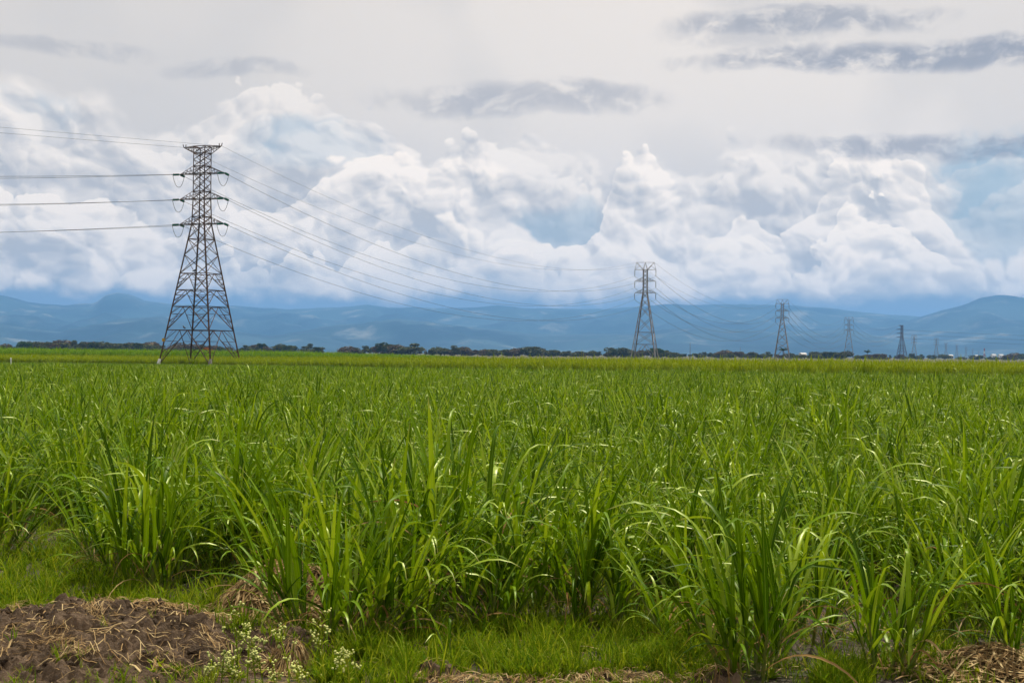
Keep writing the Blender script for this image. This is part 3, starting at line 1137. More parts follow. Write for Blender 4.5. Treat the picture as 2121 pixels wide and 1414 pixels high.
def scatter(name, protos, pts, rots, scls, mats, label, cat):
    """one stuff object: prototypes live in its own mesh, loose vertices carry the instances"""
    Vs, Fs, UVs, Ts, MI, pid = [], [], [], [], [], []
    n = 0
    for k, (V, F, UV, T, mi) in enumerate(protos):
        Vs.append(V); Fs.append(F + n); UVs.append(UV); Ts.append(T); MI.append(mi); pid.append(np.full(len(V), k))
        n += len(V)
    npt = len(pts)
    V = np.concatenate(Vs + [np.asarray(pts)])
    F = np.concatenate(Fs)
    UV = np.concatenate(UVs + [np.zeros((npt, 2))])
    T = np.concatenate(Ts + [np.zeros(npt)])
    me = fast_mesh(name, V, F, UV, T, mats, np.concatenate(MI))
    assert len(me.vertices) == len(V)
    a = me.attributes.new('pid', 'INT', 'POINT')
    a.data.foreach_set('value', np.concatenate(pid + [np.full(npt, -1)]).astype(np.int32))
    a = me.attributes.new('idx', 'INT', 'POINT')
    a.data.foreach_set('value', np.concatenate([np.zeros(n), rng.integers(0, len(protos), npt)]).astype(np.int32))
    for nm, arr in (('rot', rots), ('scl', scls)):
        a = me.attributes.new(nm, 'FLOAT_VECTOR', 'POINT')
        a.data.foreach_set('vector', np.concatenate([np.zeros((n, 3)), arr]).astype(np.float32).ravel())
    o = link(name, me)
    tag(o, label, cat, kind='stuff')
    ng = bpy.data.node_groups.new(name + '_scatter', 'GeometryNodeTree')
    ng.interface.new_socket('Geometry', in_out='INPUT', socket_type='NodeSocketGeometry')
    ng.interface.new_socket('Geometry', in_out='OUTPUT', socket_type='NodeSocketGeometry')
    gi, go = ng.nodes.new('NodeGroupInput'), ng.nodes.new('NodeGroupOutput')

    def named(nm, typ):
        q = ng.nodes.new('GeometryNodeInputNamedAttribute')
        q.data_type = typ
        q.inputs['Name'].default_value = nm
        return q.outputs['Attribute']

    p = named('pid', 'INT')
    g2i = ng.nodes.new('GeometryNodeGeometryToInstance')

    def separate(k):
        cmp_ = ng.nodes.new('FunctionNodeCompare')
        cmp_.data_type = 'INT'
        cmp_.operation = 'EQUAL'
        ng.links.new(p, [s for s in cmp_.inputs if s.name == 'A' and s.type == 'INT'][0])
        [s for s in cmp_.inputs if s.name == 'B' and s.type == 'INT'][0].default_value = k
        sp = ng.nodes.new('GeometryNodeSeparateGeometry')
        sp.domain = 'POINT'
        ng.links.new(gi.outputs[0], sp.inputs['Geometry'])
        ng.links.new(cmp_.outputs[0], sp.inputs['Selection'])
        return sp.outputs['Selection']

    for k in range(len(protos)):
        ng.links.new(separate(k), g2i.inputs[0])
    iop = ng.nodes.new('GeometryNodeInstanceOnPoints')
    ng.links.new(separate(-1), iop.inputs['Points'])
    ng.links.new(g2i.outputs[0], iop.inputs['Instance'])
    iop.inputs['Pick Instance'].default_value = True
    ng.links.new(named('idx', 'INT'), iop.inputs['Instance Index'])
    ng.links.new(named('rot', 'FLOAT_VECTOR'), iop.inputs['Rotation'])
    ng.links.new(named('scl', 'FLOAT_VECTOR'), iop.inputs['Scale'])
    ng.links.new(iop.outputs[0], go.inputs[0])
    md = o.modifiers.new('scatter', 'NODES')
    md.node_group = ng
    return o


CMATS = [M['cane'], M['cane_dry'], M['stalk']]

# hero clumps: each leaf and stalk an object ------------------------------------------
leaf_me = []
for V, F, UV, dry in LEAF:
    leaf_me.append(fast_mesh('leaf', V, F, UV, np.zeros(len(V)), [M['cane_dry'] if dry else M['cane']]))
GH = 'large cane clumps along the field edge'
HERO = [  # base px, py, length of leaves (m), shoots, radius, lean, bias, label
    (300, 1218, 1.02, 12, 0.26, 0.55, (0, 0), 'broad cane clump behind the bare soil mound'),
    (690, 1318, 0.92, 18, 0.40, 0.72, (0.0, 0), 'broad sprawling cane clump beside the straw heap and flowering weeds'),
    (960, 1248, 1.22, 18, 0.36, 0.48, (0.05, 0), 'tallest dark dense cane clump behind the bright green grass patch'),
    (840, 1262, 1.10, 10, 0.24, 0.50, (-0.05, 0), 'dense cane clump crowded between the sprawling clump and the tallest clump'),
    (1182, 1272, 1.06, 8, 0.18, 0.34, (0, 0), 'upright cane clump with pale broad blades above dark soil'),
    (1300, 1262, 0.85, 6, 0.15, 0.38, (0.05, 0), 'thin open cane clump next to the pale broad-bladed clump'),
    (1560, 1398, 1.00, 14, 0.26, 0.50, (-0.04, 0), 'large upright cane clump with brown lower leaves, standing alone at field edge'),
    (1832, 1392, 0.78, 9, 0.20, 0.58, (0.03, 0), 'spreading cane clump between straw litter and the brown-leaved clump'),
    (2126, 1372, 0.90, 7, 0.20, 0.55, (-0.22, 0), 'cane clump leaning over the straw litter with drooping blades'),
    (1445, 1232, 1.02, 10, 0.22, 0.42, (0, 0), 'cane clump behind the brown-leaved clump'),
    (1705, 1188, 0.98, 9, 0.22, 0.45, (0, 0), 'cane clump beside the bare soil gap behind the spreading clump'),
    (1965, 1212, 1.00, 11, 0.24, 0.45, (0, 0), 'dense dark-footed cane clump behind the straw litter'),
    (-20, 1150, 1.05, 12, 0.26, 0.55, (0.22, 0), 'cane clump leaning over the open grass behind the soil mound'),
    (485, 1196, 1.06, 12, 0.25, 0.42, (0, 0), 'dense cane clump just behind the straw heap'),
    (2085, 1245, 1.05, 10, 0.22, 0.45, (0, 0), 'cane clump beside the dark-footed clump behind straw litter'),
    (1438, 1338, 0.72, 8, 0.20, 0.55, (0, 0), 'low spreading cane clump at the edge of the grass patch before the brown-leaved clump'),
    (1672, 1322, 0.80, 9, 0.20, 0.50, (0, 0), 'cane clump filling the gap between the brown-leaved and spreading clumps'),
    (1985, 1318, 0.80, 9, 0.20, 0.52, (0, 0), 'cane clump at the back of the straw litter'),
    (1075, 1272, 0.86, 9, 0.20, 0.50, (0, 0), 'cane clump between the tallest clump and the pale broad-bladed one'),
    (800, 1312, 0.84, 9, 0.24, 0.62, (0.1, 0), 'arching cane clump touching the sprawling clump beside the grass patch'),
    (1008, 1298, 0.74, 8, 0.20, 0.58, (0.05, 0), 'low arching cane clump at the back of the bright grass patch below the tallest clump'),
    (1246, 1300, 0.74, 7, 0.18, 0.50, (0, 0), 'low cane clump at the grass patch below the thin open clump'),
    (600, 1250, 0.84, 8, 0.20, 0.50, (0, 0), 'cane clump growing out of the top of the straw heap'),
    (932, 1372, 0.42, 2, 0.03, 0.30, (0.05, 0), 'small young cane shoot with few blades growing in the grass patch'),
]
hero_xy = []
for hi, (px, py, L, shoots, rad, lean, bias, lab) in enumerate(HERO):
    r = np.random.default_rng(100 + hi)
    L *= 1.32
    g = ground(px, py)
    hero_xy.append((g.x, g.y, rad))
    root = empty('sugarcane_clump', g)
    tag(root, lab, 'sugarcane', GH)
    if QUICK:
        continue
    spec = clump_spec(r, int(shoots * 1.25), rad * 1.1, L, lean * 1.15, bias, wmul=0.76, dry=0.17, per=(6, 10) if shoots > 3 else (3, 5))
    for var, m in spec[0]:
        o = bpy.data.objects.new('dry_leaf' if var >= NGREEN else 'leaf', leaf_me[var])
        C.objects.link(o)
        o.parent = root
        o.matrix_basis = m
    for a, b, c, rd in spec[1]:
        mb = MB()
        mb.tube([a, b, c], [rd, rd * 0.9, rd * 0.5], 6, cap=False)
        mb.build('stalk', M['stalk'], root, True)

# short cane of the near field ---------------------------------------------------------
NV = 16
short_specs = []
for k in range(NV):
    r = np.random.default_rng(300 + k)
    short_specs.append(clump_arrays(clump_spec(r, int(r.integers(8, 15)), 0.27, r.uniform(0.85, 1.10), r.uniform(0.5, 0.8), (r.normal(0.03, 0.08), r.normal(0, 0.06)), dry=0.06, per=(7, 12), wmul=0.70), r))
EDGE = [(-400, 1060), (0, 1075), (180, 1090), (260, 1195), (420, 1190), (560, 1165), (640, 1205), (760, 1256), (900, 1254), (1040, 1262),
        (1150, 1258), (1330, 1262), (1440, 1272), (1620, 1285), (1700, 1215), (1790, 1225), (1900, 1300), (2121, 1310), (2500, 1310)]
SHORT_END = 109.0
cand = []
yy = 10.0
while yy < SHORT_END:
    half = 0.36 * yy * 1.06 + 3.0
    step_x = 0.62 if yy < 40 else 0.68
    xx = -half + rng.uniform(0, 0.5)
    while xx < half:
        x, y = xx + rng.normal(0, 0.16), yy + rng.normal(0, 0.16)
        px = W / 2 + x / y * FPX
        py = 732 + (px - W / 2) * 0.00943 + EYE / y * FPX
        if py < interp(EDGE, px):
            if all((x - a) ** 2 + (y - b) ** 2 > (0.24 + c * 0.6) ** 2 for a, b, c in hero_xy):
                if rng.random() < 0.93:
                    cand.append((x, y))
        xx += step_x * 0.94
    yy += 0.62
cand = np.array(cand)
order = np.argsort(np.hypot(cand[:, 0], cand[:, 1]))
cand = cand[order]
rz_all = rng.uniform(0, 2 * math.pi, len(cand))
hmod = np.array([0.5 + 0.5 * mnoise.noise(Vector((x * 0.22, y * 0.22, 3.3))) for x, y in cand])
sc_all = rng.normal(0.96, 0.12, len(cand)) + (hmod - 0.5) * 0.35
sc_all = np.clip(sc_all, 0.6, 1.32)
rim = rng.random(len(cand)) < 0.06
sc_all[rim] *= 1.22
inframe = np.abs(cand[:, 0] / cand[:, 1]) < 0.37
indiv = np.where(inframe)[0][:284]
rest = np.setdiff1d(np.arange(len(cand)), indiv)
low = []
for Y in np.arange(SHORT_END, 214, 1.0):
    for X in np.arange(-0.385 * Y, 70, 1.0):
        if Y < np.interp(X, [-52, -30, 0, 25, 60], [214, 202, 166, 138, 124]) - 1.0:
            low.append((X + rng.normal(0, 0.3), Y + rng.normal(0, 0.3)))
low = np.array(low)
if not QUICK:
    smes = [fast_mesh('sugarcane_clump', V, F, UV, T, CMATS, mi) for V, F, UV, T, mi in short_specs]
    for q, i in enumerate(indiv):
        o = bpy.data.objects.new('sugarcane_clump', smes[int(rng.integers(0, NV))])
        C.objects.link(o)
        o.location = (cand[i, 0], cand[i, 1], 0)
        o.rotation_euler = (rng.normal(0, 0.06), rng.normal(0, 0.06), rz_all[i])
        s = sc_all[i]
        o.scale = (s, s, s * rng.uniform(0.92, 1.1))
        tag(o, 'green cane clump inside the dense field behind the large clumps of its edge', 'sugarcane', 'cane clumps filling the near field')

    def scat_arrays(P, S_, tilt=0.06, zs=(0.92, 1.1)):
        n = len(P)
        pts = np.c_[P, np.zeros(n)]
        rots = np.c_[rng.normal(0, tilt, n), rng.normal(0, tilt, n), rng.uniform(0, 2 * math.pi, n)]
        scl = np.c_[S_, S_, S_ * rng.uniform(*zs, n)]
        return pts, rots, scl

    P, R_, Sc = scat_arrays(np.concatenate([cand[rest], low]), np.concatenate([sc_all[rest], np.interp(low[:, 1], [109, 118, 205], [0.8, 0.55, 0.30]) * rng.normal(1, 0.1, len(low))]))
    scatter('sugarcane_field', short_specs, P, R_, Sc, CMATS, 'dense young green sugarcane filling the field back to the taller yellowish cane', 'sugarcane')

# taller cane beyond -------------------------------------------------------------------
def tall_specs(n, seed, length, shoots):
    out = []
    for k in range(n):
        r = np.random.default_rng(seed + k)
        out.append(clump_arrays(clump_spec(r, shoots, 0.34, length, 0.34, dry=0.02, per=(6, 10)), r, 4))
    return out


def front_a(x):
    """front edge of the yellowish cane block: far on the left behind the rusty pylon, nearer on the right"""
    return np.interp(x, [-140, -90, -52, -30, 0, 25, 60, 120], [224, 221, 216, 204, 168, 140, 126, 124])


if not QUICK:
    pts, scl = [], []
    for x in np.arange(-130, 175, 0.72):
        f0 = front_a(x)
        yv = 0.0
        while yv < 46:
            X, Y = x + rng.normal(0, 0.25), f0 + yv + rng.normal(0, 0.3)
            if abs(X) < 0.38 * Y + 4:
                hgt = np.interp(X / Y, [-0.36, -0.2, -0.05, 0.1, 0.36], [0.70, 0.70, 0.88, 1.0, 1.04])
                inside = (X - T1P.x) ** 2 + (Y - T1P.y) ** 2 < 3.6 ** 2
                if not inside and not (-9.0 < X - T1P.x < -0.5 and Y < T1P.y - 1.5):
                    pts.append((X, Y)); scl.append(hgt * rng.normal(1.0, 0.09) * (1 + 0.10 * mnoise.noise(Vector((X * 0.25, Y * 0.25, 1.0)))))
            yv += 0.8 if yv < 10 else 1.5
    P, R_, Sc = scat_arrays(np.array(pts), np.array(scl))
    YM = [M['cane_yellow'], M['cane_dry'], M['stalk']]
    scatter('tall_sugarcane_field', tall_specs(6, 500, 1.55, 9), P, R_, Sc, YM, 'band of taller yellowish green sugarcane behind the near field', 'sugarcane')
    pts, scl = [], []
    for X in np.arange(-190, 40, 0.95):
        for k in range(16):
            Y = 318 + k * 2.2 + rng.normal(0, 0.5)
            x = X + rng.normal(0, 0.3)
            u = x / Y
            if u < -0.40 or u > -0.02:
                continue
            h = np.interp(u, [-0.36, -0.16, -0.06, -0.02], [1.46, 1.38, 1.02, 0.8])
            pts.append((x, Y)); scl.append(h * rng.normal(1.0, 0.05))
    P, R_, Sc = scat_arrays(np.array(pts), np.array(scl))
    scatter('far_sugarcane_field', tall_specs(5, 560, 1.55, 10), P, R_, Sc, [M['cane_far'], M['cane_dry'], M['stalk']],
            'bright green tall sugarcane strip behind the rusty pylon', 'sugarcane')

# ------------------------------------------------------------------ trees
def foliage_mat(name, dark, mid, light):
    return leaf_mat(name, dark, mid, light, 0.2, 0.6, use_uv=False, spec=0.2, tr_gain=1.3)


M['tree_green'] = foliage_mat('dusty_green_foliage', (0.040, 0.052, 0.016), (0.075, 0.090, 0.028), (0.125, 0.130, 0.045))
M['tree_brown'] = foliage_mat('dry_brown_foliage', (0.062, 0.050, 0.026), (0.105, 0.080, 0.040), (0.16, 0.12, 0.06))
M['tree_dark'] = foliage_mat('dark_green_foliage', (0.020, 0.036, 0.012), (0.036, 0.060, 0.018), (0.065, 0.095, 0.028))
M['tree_lush'] = foliage_mat('lush_green_foliage', (0.02, 0.05, 0.010), (0.04, 0.085, 0.016), (0.07, 0.13, 0.026))
M['tree_orange'] = foliage_mat('orange_blossom', (0.30, 0.08, 0.015), (0.42, 0.12, 0.02), (0.05, 0.07, 0.02))
M['bark'] = simple('bark', (0.06, 0.045, 0.035), (0.11, 0.09, 0.07), 5.0, 0.95)


def tree_meshes(seed, wid, hgt, nleaf, lobes, flat=0.6, leafsize=0.55, trunk_h=0.3):
    r = np.random.default_rng(seed)
    cs = []
    for k in range(lobes):
        a = r.uniform(0, 2 * math.pi)
        q = math.sqrt(r.uniform(0, 1)) * wid * 0.36
        cs.append((q * math.cos(a), q * math.sin(a), hgt * (trunk_h + (1 - trunk_h) * r.uniform(0.15, 0.84)), wid * r.uniform(0.09, 0.24)))
    P = []
    for k in range(nleaf):
        c = cs[int(r.integers(0, lobes))]
        v = r.normal(0, 1, 3)
        v /= np.linalg.norm(v)
        rad = c[3] * r.uniform(0.55, 1.05) ** 0.5
        p = np.array([c[0] + v[0] * rad, c[1] + v[1] * rad, c[2] + v[2] * rad * flat])
        if p[2] < hgt * 0.06:
            p[2] = hgt * r.uniform(0.06, 0.3)
        P.append(p)
    P = np.array(P)
    n = len(P)
    A = r.normal(0, 1, (n, 3)); A /= np.linalg.norm(A, axis=1)[:, None]
    B = np.cross(A, r.normal(0, 1, (n, 3))); B /= np.linalg.norm(B, axis=1)[:, None]
    s = leafsize * r.uniform(0.5, 1.1, (n, 1))
    V = np.empty((n * 4, 3))
    V[0::4], V[1::4], V[2::4], V[3::4] = P - A * s, P - B * s * 0.55, P + A * s, P + B * s * 0.55
    F = np.arange(n * 4).reshape(n, 4)
    T = np.repeat(r.random(n), 4)
    mb = MB()
    mb.tube([(0, 0, -0.2), (0.05, 0, hgt * trunk_h * 0.6), (0, 0.05, hgt * 0.55)], [wid * 0.028, wid * 0.022, wid * 0.01], 6)
    for c in cs[:6]:
        mb.tube([(0.02, 0, hgt * trunk_h * 0.7), (c[0] * 0.5, c[1] * 0.5, (hgt * trunk_h * 0.7 + c[2]) * 0.5), (c[0], c[1], c[2])], [wid * 0.014, wid * 0.010, wid * 0.004], 5)
    return V, F, T, mb.mesh('trunk')


TREES = {}


def tree_kind(key, mat, *a, **k):
    V, F, T, tr = tree_meshes(*a, **k)
    cm = fast_mesh('crown', V, F, np.zeros((len(V), 2)), T, [M[mat]], None, False)
    tr.materials.append(M['bark'])
    TREES[key] = (tr, cm)


for i in range(5):
    tree_kind(('scrub', i), 'tree_brown' if i in (1, 3) else 'tree_green', 40 + i, 10.0, 6.0, 1700, 16, trunk_h=0.08)
for i in range(3):
    tree_kind(('tree', i), 'tree_green' if i != 1 else 'tree_dark', 60 + i, 8.0, 9.0, 1900, 16, trunk_h=0.25, flat=0.75)
tree_kind(('umbrella', 0), 'tree_lush', 71, 15.0, 8.0, 2600, 14, flat=0.42, trunk_h=0.42)
tree_kind(('round', 0), 'tree_lush', 72, 15.0, 9.0, 3000, 15, flat=0.55, trunk_h=0.12)
tree_kind(('dark', 0), 'tree_dark', 73, 10.0, 9.5, 2000, 11, flat=0.7, trunk_h=0.2)
tree_kind(('flame', 0), 'tree_orange', 74, 6.0, 4.5, 900, 7, trunk_h=0.2)


def put_tree(key, px, d, s, label, group=None, name='tree', sz=None):
    root = empty(name, gpos(px, d), rng.uniform(0, 6.28), (s, s, s * (sz or 1.0)))
    tag(root, label, 'tree', group)
    link('trunk', TREES[key][0], root)
    link('crown', TREES[key][1], root)
    return root


LT = 'distant scrubby tree in the low tree line below the mountains'
GT = 'trees of the low tree line'
# skyline of the tree line as seen in the photograph: (px0, px1, top y, distance)
LINE = [(-60, 20, 712, 1000), (60, 140, 709, 1010), (140, 215, 707, 1020), (215, 270, 711, 1030), (275, 330, 711, 1040), (330, 400, 714, 1050),
        (400, 470, 715, 1060), (505, 565, 714, 1050), (574, 668, 716, 1050), (698, 765, 720, 1060), (760, 842, 714, 1070),
        (836, 900, 724, 1090), (890, 930, 722, 1090), (925, 985, 720, 1090), (995, 1040, 724, 1100), (1040, 1110, 723, 1100), (1100, 1160, 726, 1110),
        (1160, 1250, 726, 1110), (1250, 1320, 725, 1120), (1300, 1400, 726, 1120), (1380, 1450, 729, 1130), (1440, 1490, 731, 1140),
        (1478, 1530, 728, 1130), (1530, 1600, 731, 1140), (1600, 1690, 733, 1130), (1680, 1750, 731, 1130), (1740, 1830, 733, 1140),
        (1800, 1880, 734, 1500), (1870, 1930, 735, 1520), (1930, 1960, 736, 1540), (1975, 2000, 738, 1560), (2010, 2060, 737, 1540),
        (2050, 2130, 736, 1520), (2110, 2180, 733, 1500)]
for (a, b, ty, d) in LINE:
    n = max(1, int(round((b - a) / 12)))
    for k in range(n):
        px = a + (b - a) * (k + 0.5) / n + rng.normal(0, 4)
        hor = 732 + (px - W / 2) * 0.00943
        hh = (hor - ty + rng.normal(-1.8, 2.6)) / FPX * d + EYE
        hh = max(hh, 3.0)
        key = ('scrub', int(rng.integers(0, 5))) if rng.random() < 0.75 else ('tree', int(rng.integers(0, 3)))
        base_h = 5.6 if key[0] == 'scrub' else 8.6
        s = hh / base_h
        wsc = rng.uniform(1.3, 2.3) if key[0] == 'scrub' else rng.uniform(0.8, 1.3)
        o = put_tree(key, px, d + rng.normal(0, 14), s * wsc, LT, GT, sz=1 / wsc)
put_tree(('round', 0), 48, 960, 0.92, 'broad round lush green tree at the end of the tree line', sz=0.92)
put_tree(('dark', 0), 190, 985, 0.85, 'dark small-crowned tree standing up from the scrub beside the broad lush tree')
put_tree(('dark', 0), 287, 985, 0.80, 'dark pointed tree beside the rusty pylon in the tree line')
put_tree(('dark', 0), 593, 1000, 0.72, 'dark tree standing at a gap of the tree line after the rusty pylon')
put_tree(('dark', 0), 790, 1020, 1.05, 'tallest dark ragged tree of the tree line')
put_tree(('tree', 0), 942, 1060, 0.85, 'rounded tree standing above its scrub between the ragged tree and first grey pylon')
put_tree(('umbrella', 0), 1362, 1060, 0.92, 'green umbrella-shaped tree behind the first grey pylon')
put_tree(('dark', 0), 1272, 1060, 0.72, 'dark round-topped tree just before the first grey pylon')
put_tree(('dark', 0), 1722, 1100, 0.66, 'dark tree before the pylon whose feet stand in scrub')
put_tree(('flame', 0), 433, 640, 0.9, 'small orange-flowering tree seen between the legs of the rusty pylon', name='flowering_tree')


def palm(px, d, h, s, label):
    root = empty('palm_tree', gpos(px, d))
    tag(root, label, 'palm')
    mb = MB()
    mb.tube([(0, 0, -0.2), (0.1, 0, h * 0.5), (0.05, 0, h)], [0.26, 0.2, 0.16], 8)
    mb.build('trunk', M['bark'], root, True)
    r = np.random.default_rng(int(px))
    for k in range(15):
        V, F, UV = leaf_arrays(9, s * r.uniform(0.8, 1.1), s * 0.26, r.uniform(0.1, 1.0), r.uniform(1.0, 1.7), 1.2, fold=0.8)
        m = np.array(Matrix.Translation((0.05, 0, h)) @ Matrix.Rotation(k * 2.4 + r.normal(0, 0.2), 4, 'Z'))
        V = V @ m[:3, :3].T + m[:3, 3]
        me = fast_mesh('frond', V, F, UV, np.full(len(V), r.random()), [M['tree_dark']])
        link('frond', me, root)


palm(1622, 745, 4.9, 3.2, 'small dark green palm in front of a grey pylon')
palm(1797, 1090, 5.4, 3.6, 'bushy palm in the tree line beside the pylon in scrub')

# small far things --------------------------------------------------------------------
def shed(px, d, w, h, roof_h, label, name='shed'):
    root = empty(name, gpos(px, d), 0.25)
    tag(root, label, 'building', 'pale sheds beyond the tree line' if name == 'shed' else None)
    mb = MB(); mb.box((-w / 2, -3, 0), (w / 2, 3, h)); mb.build('wall', M['white'], root)
    mb = MB()
    e = 0.5
    mb.add([(-w / 2 - e, -3.5, h + .003), (w / 2 + e, -3.5, h + .003), (w / 2 + e, 3.5, h + .003), (-w / 2 - e, 3.5, h + .003), (-w / 2 - e, 0, h + roof_h), (w / 2 + e, 0, h + roof_h)],
           [(0, 1, 5, 4), (2, 3, 4, 5), (1, 2, 5), (3, 0, 4), (3, 2, 1, 0)])
    mb.build('roof', M['roof_pale'], root)
    for x in (-w * 0.3, w * 0.25):
        mb = MB(); mb.box((x - 0.7, -3.05, h * 0.35), (x + 0.7, -2.9, h * 0.75)); mb.build('window', M['dark_opening'], root)
    mb = MB(); mb.box((-0.6, -3.05, 0.0), (0.6, -2.9, 2.1)); mb.build('door', M['dark_opening'], root)


shed(1663, 1260, 4.6, 4.2, 1.2, 'white house half hidden in the tree line between two grey pylons', 'house')
shed(1969, 1700, 4, 4.5, 1.3, 'tiny white shed just beyond the second hazy pylon')
shed(2022, 2300, 4, 5.6, 1.4, 'small white shed roof showing over the trees below distant pylons')
for px, d in ((2058, 2600), (2073, 2650)):
    shed(px, d, 8, 7.6, 2.0, 'white flat-looking shed roof above the scrub near the red mast')


def pole(px, d, h, label, arm=True):
    root = empty('utility_pole', gpos(px, d), 0.3)
    tag(root, label, 'utility pole')
    mb = MB(); mb.tube([(0, 0, -0.3), (0, 0, h)], [0.2, 0.13], 8); mb.build('pole', M['wood'], root, True)
    if arm:
        mb = MB(); mb.bar((-1.2, 0.16, h - 0.5), (1.2, 0.16, h - 0.5), 0.16); mb.build('crossarm', M['wood'], root)
        for x in (-1.05, 0.0, 1.05):
            mb = MB(); mb.tube([(x, 0.16, h - 0.44), (x, 0.16, h - 0.1)], [0.07, 0.1], 6); mb.build('insulator', M['dark_insulator'], root)
    else:
        mb = MB(); mb.tube([(0, 0, h - 0.1), (0, 0, h + 0.7)], [0.1, 0.04], 6); mb.build('cap', M['wood'], root)


pole(1127, 1000, 6.3, 'short wooden utility pole with crossarm in the tree line before the first grey pylon')
pole(1429.5, 900, 9.6, 'tall thin pole rising from scrub just after the umbrella tree', False)
pole(1533.5, 1100, 8.4, 'faint thin pole rising from scrub before the palm-footed pylon', False)
pole(881, 900, 4.6, 'low wooden utility pole with crossarm beside the tallest ragged tree')

# red and white mast
root = empty('radio_mast', gpos(2039, 2600))
tag(root, 'slim red and white mast beyond the tree line', 'mast')
for k in range(4):
    mb = MB()
    z0, z1 = k * 5.0, k * 5.0 + 4.998
    w0, w1 = 1.5 - k * 0.25, 1.5 - (k + 1) * 0.25
    for sx in (-1, 1):
        for sy in (-1, 1):
            mb.bar((sx * w0, sy * w0, z0), (sx * w1, sy * w1, z1), 0.35)
    for sy in (-1, 1):
        mb.bar((-w0, sy * w0, z0), (w1, sy * w1, z1), 0.22); mb.bar((w0, sy * w0, z0), (-w1, sy * w1, z1), 0.22)
    mb.build('mast_section', M['mast_red'] if k % 2 else M['white'], root)

# white marker post at the field edge
g = gpos(23, 178)
root = empty('marker_post', g)
tag(root, 'small white marker post at the far edge of the short cane', 'post')
mb = MB(); mb.tube([(0, 0, -0.2), (0, 0, 1.0), (0, 0, 1.08)], [0.09, 0.085, 0.04], 8); mb.build('post', M['white'], root)
mb = MB(); mb.tube([(0, 0, -0.05), (0, 0, 0.12)], [0.26, 0.2], 8); mb.build('base', M['concrete'], root)

# ------------------------------------------------------------------ foreground: soil mound, straw, grass, weeds
def soil_material():
    m, nt = new_mat('clodded_soil')
    tc = nt.n('ShaderNodeTexCoord')
    P = tc.outputs['Object']
    a = nt.noise(P, 5.0, 6, 0.65)
    b_ = nt.noise(P, 42.0, 5, 0.7)
    c = nt.mix(nt.step(a, 0.3, 0.7), (0.056, 0.038, 0.023), (0.145, 0.100, 0.064))
    c = nt.mix(nt.step(b_, 0.55, 0.75) * 0.55, c, (0.20, 0.165, 0.125))
    oi = nt.n('ShaderNodeObjectInfo')
    hs = nt.n('ShaderNodeHueSaturation')
    nt.put(hs.inputs['Value'], S(nt, oi.outputs['Random']) * 0.5 + 0.75)
    nt.put(hs.inputs['Color'], c)
    b = principled(nt, S(nt, hs.outputs[0]), 0.95, 0.15, 0.0, bump(nt, a * 0.5 + b_ * 0.6, 0.9, 0.03))
    out_surf(nt, b.outputs[0])
    return m


M['soil'] = soil_material()
HILLS = []          # (cx, cy, rx, ry, h) gentle heaps everything on the ground must follow


def fbm(x, y, z, o=4):
    return mnoise.fractal(Vector((x, y, z)), 1.0, 2.0, o)


def heap_z(hl, x, y):
    cx, cy, rx, ry, h = hl
    u = math.hypot((x - cx) / rx, (y - cy) / ry)
    u += 0.16 * fbm(x * 1.3 + 5, y * 1.3, cx)
    if u >= 1:
        return -0.03
    t = 1 - u
    return h * (t * t * (3 - 2 * t)) ** 0.8 * (1 + 0.22 * fbm(x * 2.6, y * 2.6, 2.0))


def surf_z(x, y):
    return max([0.0] + [heap_z(hl, x, y) for hl in HILLS])


def heap_mesh(hl, n, rough, seed):
    cx, cy, rx, ry, h = hl
    v, f = [], []
    for j in range(n + 1):
        for i in range(n + 1):
            x = cx + rx * 1.15 * (2 * i / n - 1)
            y = cy + ry * 1.15 * (2 * j / n - 1)
            z = heap_z(hl, x, y)
            if z > 0:
                cl = mnoise.voronoi(Vector((x * 9, y * 9, seed)))[0][0]
                cl2 = mnoise.voronoi(Vector((x * 24, y * 24, seed)))[0][0]
                z += rough * min(1, z / 0.05) * (0.11 * (0.5 - cl) + 0.05 * (0.5 - cl2) + 0.04 * fbm(x * 12, y * 12, seed, 3) + 0.05 * fbm(x * 3.5, y * 3.5, seed + 3, 3))
            v.append((x - cx, y - cy, z))
    for j in range(n):
        for i in range(n):
            a = j * (n + 1) + i
            q = (a, a + 1, a + n + 2, a + n + 1)
            if max(v[k][2] for k in q) > -0.02:
                f.append(q)
    me = bpy.data.meshes.new('heap')
    me.from_pydata(v, [], f)
    return me


def clod_mesh(seed):
    bm = bmesh.new()
    bmesh.ops.create_icosphere(bm, subdivisions=2, radius=1.0)
    for vv in bm.verts:
        d = vv.co.normalized()
        k = 0.72 + 0.42 * mnoise.noise(d * 1.6 + Vector((seed * 7.1, 0, 0))) + 0.20 * mnoise.noise(d * 4.3 + Vector((0, seed * 3.3, 0)))
        vv.co = Vector((d.x * k, d.y * k * 0.9, d.z * k * 0.72))
    me = bpy.data.meshes.new('clod')
    bm.to_mesh(me); bm.free()
    me.materials.append(M['soil'])
    return me


CLODS = [clod_mesh(k) for k in range(7)]


